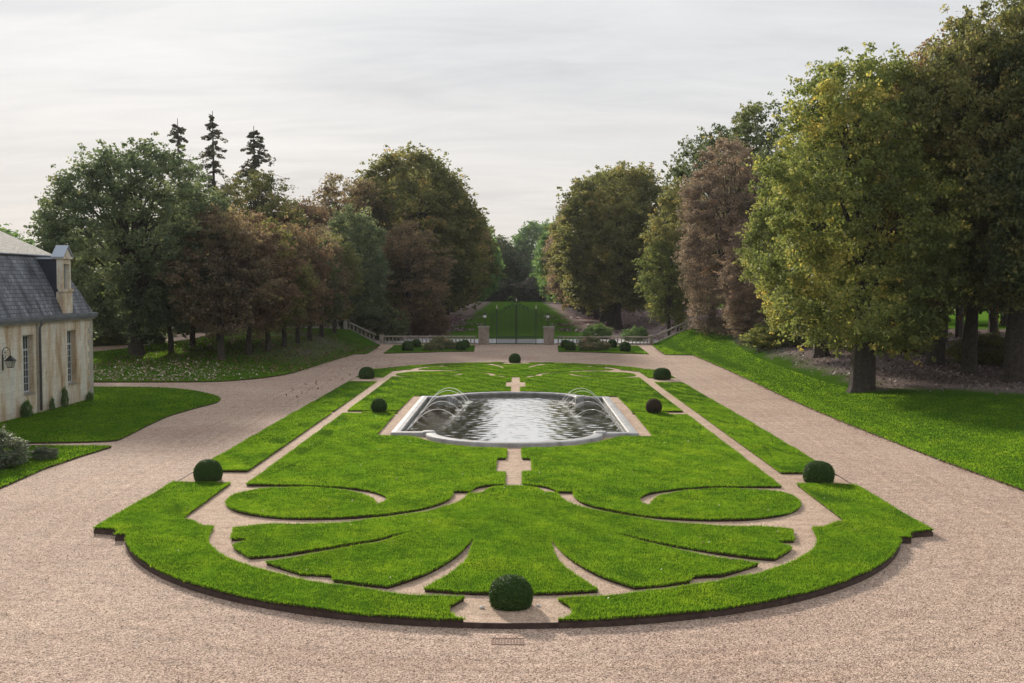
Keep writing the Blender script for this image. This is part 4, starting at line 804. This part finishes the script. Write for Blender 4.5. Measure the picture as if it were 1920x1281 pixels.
# leafy bushes at the foot of the house
for i, (y, h, rr, lab) in enumerate([(56.2, 0.85, 0.30, 'dark leafy bush at the wall under the nearer window'), (61.0, 1.1, 0.16, 'slim climbing bush at the wall left of the farther window'), (64.6, 0.5, 0.2, 'little bush at the wall near the house corner'), (59.3, 0.7, 0.12, 'thin sprig at the foot of the wall by the downpipe')]):
    tree('bush', -25.15, y, h, rr, i*1.4, lab, 'bushes against the house wall', LV['green'], name='wall_bush', cat='bush')
# hedge
V, ti = leafball(9, 26000, 0.15, lambda d: d*(1/np.maximum((np.abs(d)**6).sum(1)**(1/6), 1e-6))[:, None], 0.03)
t = thing('hedge', (-39.0, 98.5, Hs(-39, 98.5)+1.1), 'dark clipped laurel hedge behind the house along the path', 'hedge', None, R_(28)); t.scale = (6.6, 1.3, 1.55)
me = np_mesh('leaves', V, 4, ti); V = V.copy(); o = link('leaves', me, LV['dark'], t); o2 = link('twigs', core_mesh(lambda d: d*(1/np.maximum((np.abs(d)**6).sum(1)**(1/6), 1e-6))[:, None]), MAT['twig'], t)
tree('bush', -37.2, 101.5, 6.2, 2.4, 0.3, 'bush with orange and yellow leaves above the hedge', None, LV['yellow'], name='bush', cat='bush')
# ------------------------------------------------------------------ pool
basin = thing('fountain_basin', (0, pc, 0), 'low grey stone fountain basin with curved ends in the parterre', 'fountain basin')
def ring(mb, A, za, B, zb_):
    m = len(A); mb.add([(p[0], p[1]-pc, za) for p in A]+[(p[0], p[1]-pc, zb_) for p in B], [(i, (i+1) % m, m+(i+1) % m, m+i) for i in range(m)])
def shrink(A, k): c = (pi_-po); return po+c*k
mb = MB(); ring(mb, po, 0.05, po, 0.24); ring(mb, po, 0.24, shrink(po, 0.06), 0.285); ring(mb, shrink(po, 0.06), 0.285, shrink(po, 0.5), 0.305); ring(mb, shrink(po, 0.5), 0.305, shrink(po, 0.94), 0.29); ring(mb, shrink(po, 0.94), 0.29, pi_, 0.25); ring(mb, pi_, 0.25, pi_, 0.18)
mb.build('coping', MAT['coping'], basin)
mb = MB(); ring(mb, shrink(po, 0.96), 0.18, shrink(po, 0.96), -0.4); mb.build('inner_wall', principled('wet_stone', stone_cf((0.20, 0.195, 0.17), (0.09, 0.09, 0.07), (0.13, 0.13, 0.08)), 0.4, SB), basin)
for sx in (-1, 1):
    for sy in (-1, 1):
        mb = MB(); mb.lathe([(0.30, 0.05), (0.31, 0.30), (0.26, 0.345), (0.10, 0.36)], sx*3.86, sy*7.86, 0, 14); mb.build('knuckle_stone', MAT['coping'], basin)
wv = [(p[0], p[1]) for p in shrink(po, 0.97)]
rw = np.random.default_rng(8); WV = []
for k in range(46):
    lam = rw.uniform(0.26, 1.0); a_ = rw.normal(0.2, 0.9) + (0 if k % 3 else 1.57); WV.append((math.cos(a_)*6.283/lam, math.sin(a_)*6.283/lam, rw.uniform(0, 6.28), 0.00115*lam))
def wz(x, y):
    z = 0.055+0*x
    for kx, ky, p, am in WV: z = z+am*np.sin(kx*x+ky*y+p)
    return z
wo = sheet('water', np.array(wv), wz, 0, [MAT['water']], 0.085); wo.data.polygons.foreach_set('use_smooth', [True]*len(wo.data.polygons))
# cut the sand plate from under the basin by a dark floor below the water is not needed: the water lies in a well
jets = [(52.4, 57.0, 0.62), (55.3, 59.8, 0.72), (57.9, 61.9, 0.80), (60.0, 63.6, 0.88), (61.4, 64.1, 0.95)]
rj = np.random.default_rng(3)
for s, sn in ((-1, 'left'), (1, 'right')):
    for i, (ya_, yb, pk) in enumerate(jets):
        x0, x1 = s*5.02, s*(3.15-0.12*i); pts = []; rad = []
        for t_ in np.linspace(0, 1, 26):
            z = 0.0+4*pk*t_*(1-t_)*(1.0) ; pts.append((x0+(x1-x0)*t_-x0, (yb-ya_)*t_, z+0.05)); rad.append(0.017-0.006*t_)
        t = thing('water_jet', (x0, ya_, 0.0), f'thin arching water jet, {ORD[i]} from the front on the {sn} side of the pool', 'water jet', 'water jets over the pool')
        mb = MB(); mb.tube(pts, rad, 6); mb.build('stream', MAT['jet'], t, True)
        mb = MB()
        for k in range(60):
            q = rj.uniform(0.72, 1.04); a = rj.normal(0, 0.05, 3)*(1+2*(q-0.7)); c_ = Vector(((x1-x0)*q, (yb-ya_)*q, max(0.0, 4*pk*q*(1-q)) if q < 1 else 0.02))+Vector(a); c_.z = max(c_.z, 0.06); rr = rj.uniform(0.006, 0.016)
            mb.lathe([(0.001, -rr), (rr, 0), (0.001, rr)], c_.x, c_.y, c_.z, 5)
        for k in range(40):
            a = rj.uniform(0, 6.28); q = abs(rj.normal(0, 0.2)); rr = rj.uniform(0.01, 0.028); mb.lathe([(rr, 0), (rr*0.6, rr*0.7), (0.001, rr*rj.uniform(0.8, 3))], (x1-x0)+math.cos(a)*q, (yb-ya_)+math.sin(a)*q, 0.05, 5)
        mb.build('spray', MAT['jet'], t)['kind'] = 'stuff'
# ------------------------------------------------------------------ balustrades, piers, gate
BAL_PROF = [(0.075, 0), (0.075, 0.05), (0.045, 0.07), (0.08, 0.20), (0.085, 0.27), (0.05, 0.42), (0.036, 0.50), (0.05, 0.53), (0.05, 0.55), (0.07, 0.57), (0.07, 0.62)]
bal_mesh = None
def balustrade(x0, x1, z0, z1, y, label, cap0=True, cap1=True):
    """from (x0,z0) to (x1,z1) at depth y; z = foot of the wall"""
    global bal_mesh
    t = thing('balustrade', (x0, y, 0), label, 'balustrade', 'stone balustrade sections along the terrace'); L = x1-x0
    zf = lambda x: z0+(z1-z0)*x/L
    def prism(name, a, b, h0, h1, w, m=MAT['stone']):
        mb = MB(); za, zb_ = zf(a), zf(b); lo_ = min(a, b); hi_ = max(a, b); zl, zh = zf(lo_), zf(hi_)
        mb.add([(lo_, -w, zl+h0), (hi_, -w, zh+h0), (hi_, w, zh+h0), (lo_, w, zl+h0), (lo_, -w, zl+h1), (hi_, -w, zh+h1), (hi_, w, zh+h1), (lo_, w, zl+h1)], [(3, 2, 1, 0), (4, 5, 6, 7), (0, 1, 5, 4), (1, 2, 6, 5), (2, 3, 7, 6), (3, 0, 4, 7)])
        return mb.build(name, m, t)
    g = 0.22*(1 if L > 0 else -1)
    prism('plinth', g, L-g, -1.0, 0.20, 0.17); prism('handrail', g, L-g, 0.82, 0.97, 0.15)
    for e, on in ((0, cap0), (L, cap1)):
        if on:
            mb = MB(); zz = zf(e); mb.box(e-0.22, e+0.22, -0.22, 0.22, zz-1.0, zz+0.98); mb.box(e-0.27, e+0.27, -0.27, 0.27, zz+0.98, zz+1.08); mb.build('pier', MAT['stone'], t)
    nb = int(abs(L-2*g)/0.42)
    if bal_mesh is None:
        mb = MB(); mb.lathe(BAL_PROF, 0, 0, 0, 10); bal_mesh = mb.mesh('baluster'); bal_mesh.materials.append(MAT['stone']); bal_mesh.polygons.foreach_set('use_smooth', [True]*len(bal_mesh.polygons))
    for i in range(nb):
        x = g+(L-2*g)*(i+0.5)/nb; o = bpy.data.objects.new('baluster', bal_mesh); COL.objects.link(o); o.parent = t; o.location = (x, 0, zf(x)+0.2)
YW = 125.4
for s, nm in ((-1, 'left'), (1, 'right')):
    balustrade(s*4.35, s*15.4, 0.0, 0.0, YW, f'level stone balustrade between the gate pier and the {nm} slope', False, True)
    balustrade(s*15.85, s*19.5, 0.08, 1.78, YW, f'sloping stone balustrade climbing the {nm} bank', False, True)
    balustrade(s*19.95, s*24.6, 1.78, 1.78, YW, f'upper level stone balustrade at the top of the {nm} bank', False, True)
for s, nm in ((-1, 'left'), (1, 'right')):
    t = thing('gate_pier', (s*3.72, YW, 0), f'squat coursed stone pier on the {nm} side of the iron gate', 'gate pier', 'gate piers')
    mb = MB(); hh = 0.0; r = random.Random(4)
    for i in range(6):
        h = 0.32; e = 0.006*r.random(); mb.box(-0.60-e, 0.60+e, -0.55-e, 0.55+e, hh+0.012, hh+h); mb.box(-0.585, 0.585, -0.535, 0.535, hh-0.01, hh+0.012); hh += h
    mb.build('shaft', MAT['pierstone'], t)
    mb = MB(); mb.box(-0.68, 0.68, -0.62, 0.62, hh+0.002, hh+0.12); mb.box(-0.62, 0.62, -0.57, 0.57, hh+0.12, hh+0.17); mb.build('capstone', MAT['stone'], t)
    z0 = hh+0.17
    t2 = thing('pier_lamp', (s*3.60, YW+0.1, z0), f'white globe lamp on the {nm} gate pier', 'lamp', 'lamps on the gate piers')
    mb = MB(); mb.tube([(0, 0, 0), (0, 0, 0.95)], 0.04, 8); mb.lathe([(0.14, 0), (0.12, 0.04), (0.05, 0.12), (0.04, 0.2)], 0, 0, 0, 10); mb.build('post', MAT['iron'], t2)
    mb = MB(); mb.lathe([(0.06, 0.93), (0.15, 1.0), (0.19, 1.12), (0.15, 1.26)], 0, 0, 0, 14); mb.build('globe', MAT['lampglass'], t2, True)
    mb = MB(); mb.lathe([(0.21, 1.262), (0.20, 1.30), (0.15, 1.42), (0.05, 1.5), (0.02, 1.62)], 0, 0, 0, 14); mb.build('lamp_cap', MAT['iron'], t2)
gate = thing('iron_gate', (0.0, YW, 0), 'tall dark green wrought iron double gate with scrolled crest between the piers', 'gate')
def topz(x): return 3.75+0.75*math.cos(min(abs(x), 2.2)/2.2*math.pi/2)**1.2
for s, nm in ((-1, 'left'), (1, 'right')):
    mb = MB()   # leaf
    for i in range(15):
        x = s*(0.10+i*0.143); zt = topz(x)-0.05; mb.tube([(x, 0, 0.10), (x, 0, zt)], 0.020, 5); mb.lathe([(0.02, 0), (0.028, 0.05), (0.002, 0.16)], x, 0, zt, 5)
        if i < 14: mb.tube([(x+s*0.0715, 0, 0.10), (x+s*0.0715, 0, 0.92)], 0.020, 5)
    for z in (0.12, 0.80, 0.95): mb.box(min(s*0.04, s*2.16), max(s*0.04, s*2.16), -0.02, 0.02, z-0.025, z+0.025)
    xsn = np.linspace(0.05, 2.16, 14); mb.tube([(s*x, 0, topz(x)-0.22) for x in xsn], 0.022, 5)
    mb.tube([(s*0.045, 0, 0.05), (s*0.045, 0, topz(0)+0.05)], 0.035, 6)
    mb.build('gate_leaf', MAT['gate'], gate)
    mb = MB(); mb.box(s*2.24-0.06, s*2.24+0.06, -0.06, 0.06, 0, 3.95); mb.lathe([(0.09, 3.95), (0.09, 4.0), (0.03, 4.06)], s*2.24, 0, 0, 10); mb.build('gate_post', MAT['gate'], gate)
    mb = MB(); mb.lathe([(0.05, 4.06), (0.09, 4.14), (0.10, 4.24), (0.04, 4.36), (0.05, 4.44), (0.01, 4.56)], s*2.24, 0, 0, 10); mb.build('finial', MAT['gilt'], gate, True)
    mb = MB()
    for i in range(5): x = s*(2.42+i*0.145); zt = 3.7-0.12*abs(i-2)*0.5; mb.tube([(x, 0, 0.1), (x, 0, zt)], 0.020, 5)
    for z in (0.12, 0.80, 0.95, 3.35): mb.box(min(s*2.30, s*3.11), max(s*2.30, s*3.11), -0.018, 0.018, z-0.022, z+0.022)
    mb.tube([(s*(2.3+0.8*k/12), 0, 3.5+0.45*math.sin(k/12*math.pi)) for k in range(13)], 0.02, 5)
    mb.build('side_panel', MAT['gate'], gate)
mb = MB()
for s in (-1, 1):
    for (cx, cz, r0, tn) in ((0.42, 4.50, 0.20, 1.6), (0.85, 4.32, 0.16, 1.4), (0.20, 4.82, 0.14, 1.5), (1.25, 4.18, 0.11, 1.3)):
        mb.tube([(s*(cx+r0*(1-k/26)*math.cos(k/20*2*math.pi*tn)), 0, cz+r0*(1-k/26)*math.sin(k/20*2*math.pi*tn)) for k in range(21)], 0.030, 5)
mb.tube([(0, 0, 4.4), (0, 0, 5.05)], 0.03, 6); mb.build('crest', MAT['gate'], gate)
mb = MB(); mb.lathe([(0.03, 4.9), (0.09, 5.0), (0.10, 5.08), (0.04, 5.22), (0.01, 5.36)], 0, 0, 0, 10); mb.build('finial', MAT['gilt'], gate, True)
# ------------------------------------------------------------------ the house
XW = -25.4; Y0, Y1 = 34.0, 65.8
house = thing('stone_house', (XW, Y1, 0), 'cream limestone outbuilding with slate mansard roof at the left edge', 'house')
W_ = 10.5
def hb(mb, x0, x1, y0, y1, z0, z1, mi=0): mb.box(x0-XW, x1-XW, y0-Y1, y1-Y1, z0, z1, mi)
wins = [(44.9, 46.2), (50.7, 52.0), (56.45, 57.75), (62.1, 63.3)]
mb = MB(); ycur = Y0; T = 0.42
for (a, b) in wins:
    hb(mb, XW-T, XW, ycur, a, -0.1, 4.80); hb(mb, XW-T, XW, a, b, -0.1, 1.15); hb(mb, XW-T, XW, a, b, 4.25, 4.80); ycur = b
hb(mb, XW-T, XW, ycur, Y1, -0.1, 4.80)
hb(mb, XW-W_, XW-T, Y1-T, Y1, -0.1, 4.80); hb(mb, XW-W_, XW-T, Y0, Y0+T, -0.1, 4.80); hb(mb, XW-W_, XW-W_+T, Y0+T, Y1-T, -0.1, 4.80)
mb.build('wall', MAT['wall'], house)
mb = MB()
for k, z in enumerate(np.arange(0.0, 4.7, 0.36)): hb(mb, XW-0.5, XW+0.012, Y1-(0.75 if k % 2 else 0.45), Y1+0.012, z+0.005, z+0.355)
mb.build('quoin', principled('quoin_stone', stone_cf((0.47, 0.44, 0.37), (0.28, 0.26, 0.22), (0.38, 0.36, 0.32)), 0.9, SB), house)
for (a, b) in wins:
    t0 = Vector((-0.30, (a+b)/2-Y1, 0)); fr = MB(); wd = b-a
    X0 = XW-0.34; hb(fr, X0, X0+0.06, a+0.003, a+0.075, 1.21, 4.247); hb(fr, X0, X0+0.06, b-0.075, b-0.003, 1.21, 4.247); hb(fr, X0, X0+0.06, a+0.075, b-0.075, 1.21, 1.30); hb(fr, X0, X0+0.06, a+0.075, b-0.075, 4.16, 4.247)
    hb(fr, X0, X0+0.07, a+0.075, b-0.075, 3.40, 3.50); hb(fr, X0+0.003, X0+0.065, (a+b)/2-0.045, (a+b)/2+0.045, 1.30, 3.40); hb(fr, X0+0.003, X0+0.06, (a+b)/2-0.03, (a+b)/2+0.03, 3.50, 4.16)
    for z in (1.68, 2.04, 2.40, 2.76, 3.10): hb(fr, X0+0.015, X0+0.045, a+0.075, b-0.075, z-0.015, z+0.015)
    for q in (0.25, 0.75): hb(fr, X0+0.012, X0+0.048, a+wd*q-0.015, a+wd*q+0.015, 1.30, 4.16)
    wn = fr.build('window', MAT['frame'], house)
    g = MB(); hb(g, X0+0.018, X0+0.03, a+0.07, b-0.07, 1.28, 4.18); g.build('pane', MAT['glass'], wn)
    s_ = MB(); hb(s_, XW-0.40, XW+0.06, a+0.004, b-0.004, 1.152, 1.206); s_.build('sill', MAT['stone'], wn)
# cornice / gutter, eaves on all sides
mb = MB(); hb(mb, XW-W_-0.14, XW+0.14, Y0-0.14, Y1+0.12, 4.802, 4.90); mb.build('cornice', MAT['stone'], house)
mb = MB(); hb(mb, XW-W_-0.20, XW+0.21, Y0-0.2, Y1+0.19, 4.902, 5.02); hb(mb, XW-W_-0.25, XW+0.27, Y0-0.25, Y1+0.22, 5.02, 5.20)
for y in np.arange(Y0+1, Y1, 2.0): hb(mb, XW+0.265, XW+0.277, y-0.012, y+0.012, 5.02, 5.20)
mb.build('gutter', MAT['zinc'], house)
zA, zB, d1 = 5.20, 8.5, 1.55
def rect(d, z): return [(-W_+d, Y0-Y1+d, z), (-d, Y0-Y1+d, z), (-d, -d, z), (-W_+d, -d, z)]
mb = MB(); a = rect(-0.05, zA); m1_ = rect(0.55, 6.5); b = rect(d1, zB); v = a+m1_+b
mb.add(v, [(k*4+i, k*4+(i+1) % 4, k*4+4+(i+1) % 4, k*4+4+i) for k in (0, 1) for i in range(4)]); roof = mb.build('mansard_roof', MAT['slate'], house)
mb = MB(); rb = rect(d1-0.08, zB+0.02); ry0, ry1 = Y0-Y1+W_/2, -W_/2; v = rb+[(-W_/2, ry0, zB+2.35), (-W_/2, ry1, zB+2.35)]
mb.add(v, [(0, 1, 4), (1, 2, 5, 4), (2, 3, 5), (3, 0, 4, 5)]); mb.build('upper_roof', MAT['slate_top'], house)
mb = MB()
for (x, y) in ((-W_+d1, 0),): pass
c = rect(d1-0.10, zB)
for i in range(4):
    p, q = Vector(c[i]), Vector(c[(i+1) % 4]); mb.tube([p, q], 0.05, 6)
mb.build('ridge_flashing', MAT['zinc'], house)
def dormer(yc_):
    y = yc_-Y1; dm = MB()
    dm.box(-0.10, 0.03, y-0.66, y+0.66, 5.23, 6.45); dm.box(-0.36, -0.10, y-0.62, y+0.62, 5.23, 6.45)
    dm.box(-0.22, 0.09, y-0.72, y+0.72, 6.453, 6.62)
    dm.box(-0.34, 0.0, y-0.56, y-0.39, 6.623, 8.30); dm.box(-0.34, 0.0, y+0.39, y+0.56, 6.623, 8.30); dm.box(-0.34, 0.0, y-0.387, y+0.387, 8.02, 8.30)
    dm.box(-0.50, 0.10, y-0.66, y+0.66, 8.303, 8.42)
    dm.add([(-0.48, y-0.60, 8.423), (0.04, y-0.60, 8.423), (0.04, y+0.60, 8.423), (-0.48, y+0.60, 8.423), (0.04, y, 8.96), (-0.48, y, 8.96)], [(0, 1, 2, 3), (1, 2, 4), (0, 3, 5)])
    d = dm.build('dormer', MAT['wall'], house)
    z = MB(); z.add([(-0.58, y-0.72, 8.37), (0.13, y-0.72, 8.37), (0.13, y, 9.03), (-0.58, y, 9.03), (0.13, y+0.72, 8.37), (-0.58, y+0.72, 8.37), (-0.58, y-0.72, 8.425), (0.13, y-0.72, 8.425), (0.13, y, 9.085), (-0.58, y, 9.085), (0.13, y+0.72, 8.425), (-0.58, y+0.72, 8.425)],
          [(0, 1, 2, 3), (3, 2, 4, 5), (6, 9, 8, 7), (9, 11, 10, 8), (0, 6, 7, 1), (5, 4, 10, 11), (1, 7, 8, 2), (2, 8, 10, 4)]); z.build('dormer_roof', MAT['lead'], d)
    g = MB(); g.box(-0.30, -0.27, y-0.387, y+0.387, 6.623, 8.018); g.build('shutter', principled('old_shutter', (0.17, 0.16, 0.12), 0.8), d)
    f = MB(); f.box(-0.268, -0.21, y-0.04, y+0.04, 6.63, 8.01); f.box(-0.268, -0.21, y-0.384, y-0.32, 6.63, 8.01); f.box(-0.268, -0.21, y+0.32, y+0.384, 6.63, 8.01); f.build('frame', MAT['frame'], d)
    sh = MB(); sh.box(-1.75, -0.345, y-0.54, y+0.54, 6.0, 8.28); sh.build('cheek', principled('dark_slate', (0.030, 0.036, 0.052), 0.5), d)
    zf_ = MB(); zf_.box(-1.72, -0.51, y-0.62, y+0.62, 8.285, 8.40); zf_.build('flat_roof', MAT['lead'], d)
dormer(62.2)
mb = MB(); py = 58.35-Y1; mb.tube([(0.22, py, 4.98), (0.20, py, 4.78), (0.09, py, 4.55), (0.09, py, 0.15)], 0.062, 10)
for z in (0.9, 2.2, 3.5): mb.lathe([(0.075, 0), (0.075, 0.06)], 0.09, py, z, 10)
mb.build('downpipe', MAT['pipe'], house, True)
mb = MB(); mb.box(0.003, 0.035, py-0.30, py-0.12, 0.05, 4.79); mb.build('pilaster', MAT['stone'], house)
# wall lantern
lt = thing('wall_lantern', (XW, 54.2, 0), 'black iron lantern on a curled bracket fixed to the house wall', 'lantern')
mb = MB(); mb.box(0.003, 0.04, -0.04, 0.04, 2.62, 3.40); LX = 0.40
mb.tube([(0.02, 0, 3.34)]+[(0.21-0.19*math.cos(R_(a)), 0, 3.52+0.24*math.sin(R_(a))) for a in range(0, 181, 15)]+[(LX, 0, 3.44)], 0.018, 6)
mb.tube([(0.03, 0, 3.20), (0.14, 0, 3.24), (0.20, 0, 3.42)], 0.014, 5); mb.tube([(0.16+0.06*(1-k/18)*math.cos(k*0.6), 0, 3.50+0.06*(1-k/18)*math.sin(k*0.6)) for k in range(16)], 0.010, 5); mb.build('bracket', MAT['iron'], lt)
def frus(mb, r0, z0, r1, z1, cx=LX): mb.add([(cx+a*r0, b*r0, z0) for a, b in ((-1, -1), (1, -1), (1, 1), (-1, 1))]+[(cx+a*r1, b*r1, z1) for a, b in ((-1, -1), (1, -1), (1, 1), (-1, 1))], [(0, 1, 5, 4), (1, 2, 6, 5), (2, 3, 7, 6), (3, 0, 4, 7), (3, 2, 1, 0), (4, 5, 6, 7)])
mb = MB(); frus(mb, 0.20, 3.13, 0.08, 3.28); frus(mb, 0.08, 3.282, 0.04, 3.36); frus(mb, 0.22, 3.10, 0.22, 3.127); mb.tube([(LX, 0, 3.34), (LX, 0, 3.46)], 0.018, 6); mb.build('lantern_roof', MAT['iron'], lt)
mb = MB(); frus(mb, 0.105, 2.80, 0.165, 3.095); mb.build('lantern_glass', MAT['clear'], lt)
mb = MB()
for a, b in ((-1, -1), (1, -1), (1, 1), (-1, 1)): mb.tube([(LX+a*0.112, b*0.112, 2.77), (LX+a*0.175, b*0.175, 3.10)], 0.011, 5)
frus(mb, 0.12, 2.76, 0.12, 2.795); mb.build('lantern_frame', MAT['iron'], lt)
# stone steps and pier by the far path
t = thing('stone_steps', (-36.0, 108.5, Hs(-36, 108.5)), 'small flight of dark stone steps beyond the path behind the big tree', 'steps', None, R_(20))
mb = MB()
for k in range(4): mb.box(-1.8+k*0.08, 1.8-k*0.08, k*0.36, 2.2, 0.0+k*0.17, 0.165+k*0.17)
mb.build('treads', MAT['stone'], t); mb = MB(); mb.box(-2.3, -1.85, -0.1, 2.2, -0.1, 0.9); mb.box(1.85, 2.3, -0.1, 2.2, -0.1, 0.9); mb.build('side_wall', MAT['pierstone'], t)
t = thing('stone_pier', (-37.2, 111.5, Hs(-37.2, 111.5)), 'weathered stone pier beside the garden steps', 'stone pier')
mb = MB(); mb.box(-0.5, 0.5, -0.5, 0.5, -0.2, 2.5); mb.box(-0.6, 0.6, -0.6, 0.6, 2.502, 2.7); mb.build('shaft', MAT['stone'], t)
# pebbles and a flat dark patch of brown bars at the front of the parterre
for i, (x, y, r_, lab) in enumerate([(-0.62, 23.0, 0.045, 'white pebble left of the front box dome'), (0.58, 23.15, 0.04, 'white pebble right of the front box dome')]):
    mb = MB(); mb.lathe([(r_*0.6, 0), (r_, r_*0.4), (r_*0.7, r_*1.0), (0.005, r_*1.2)], 0, 0, 0, 9); o = mb.build('pebble', MAT['pebble'], None, True); o.location = (x, y, 0.1); o.scale = (1.3, 0.9, 1); tag(o, lab, 'pebble')
t = thing('bar_patch', (-0.05, 21.15, 0.0), 'flat patch of brown bars on the gravel before the front box dome', 'drain grate')
mb = MB(); mb.box(-0.32, 0.32, -0.20, -0.17, 0, 0.012); mb.box(-0.32, 0.32, 0.17, 0.20, 0, 0.012)
for k in range(11): mb.box(-0.32+k*0.0605, -0.295+k*0.0605, -0.17, 0.17, 0, 0.010)
mb.build('bars', principled('rust', (0.27, 0.18, 0.14), 0.95), t)

# ------------------------------------------------------------------ air
m, nt, o = newmat('haze'); v = nn(nt, 'ShaderNodeVolumePrincipled'); v.inputs['Density'].default_value = 0.00011; v.inputs['Color'].default_value = (0.93, 0.95, 1.0, 1); v.inputs['Anisotropy'].default_value = 0.2
nt.links.new(v.outputs[0], o.inputs['Volume'])
mb = MB(); mb.box(-260, 260, -40, 620, -2.5, 48); tag(mb.build('haze', m), kind='stuff')
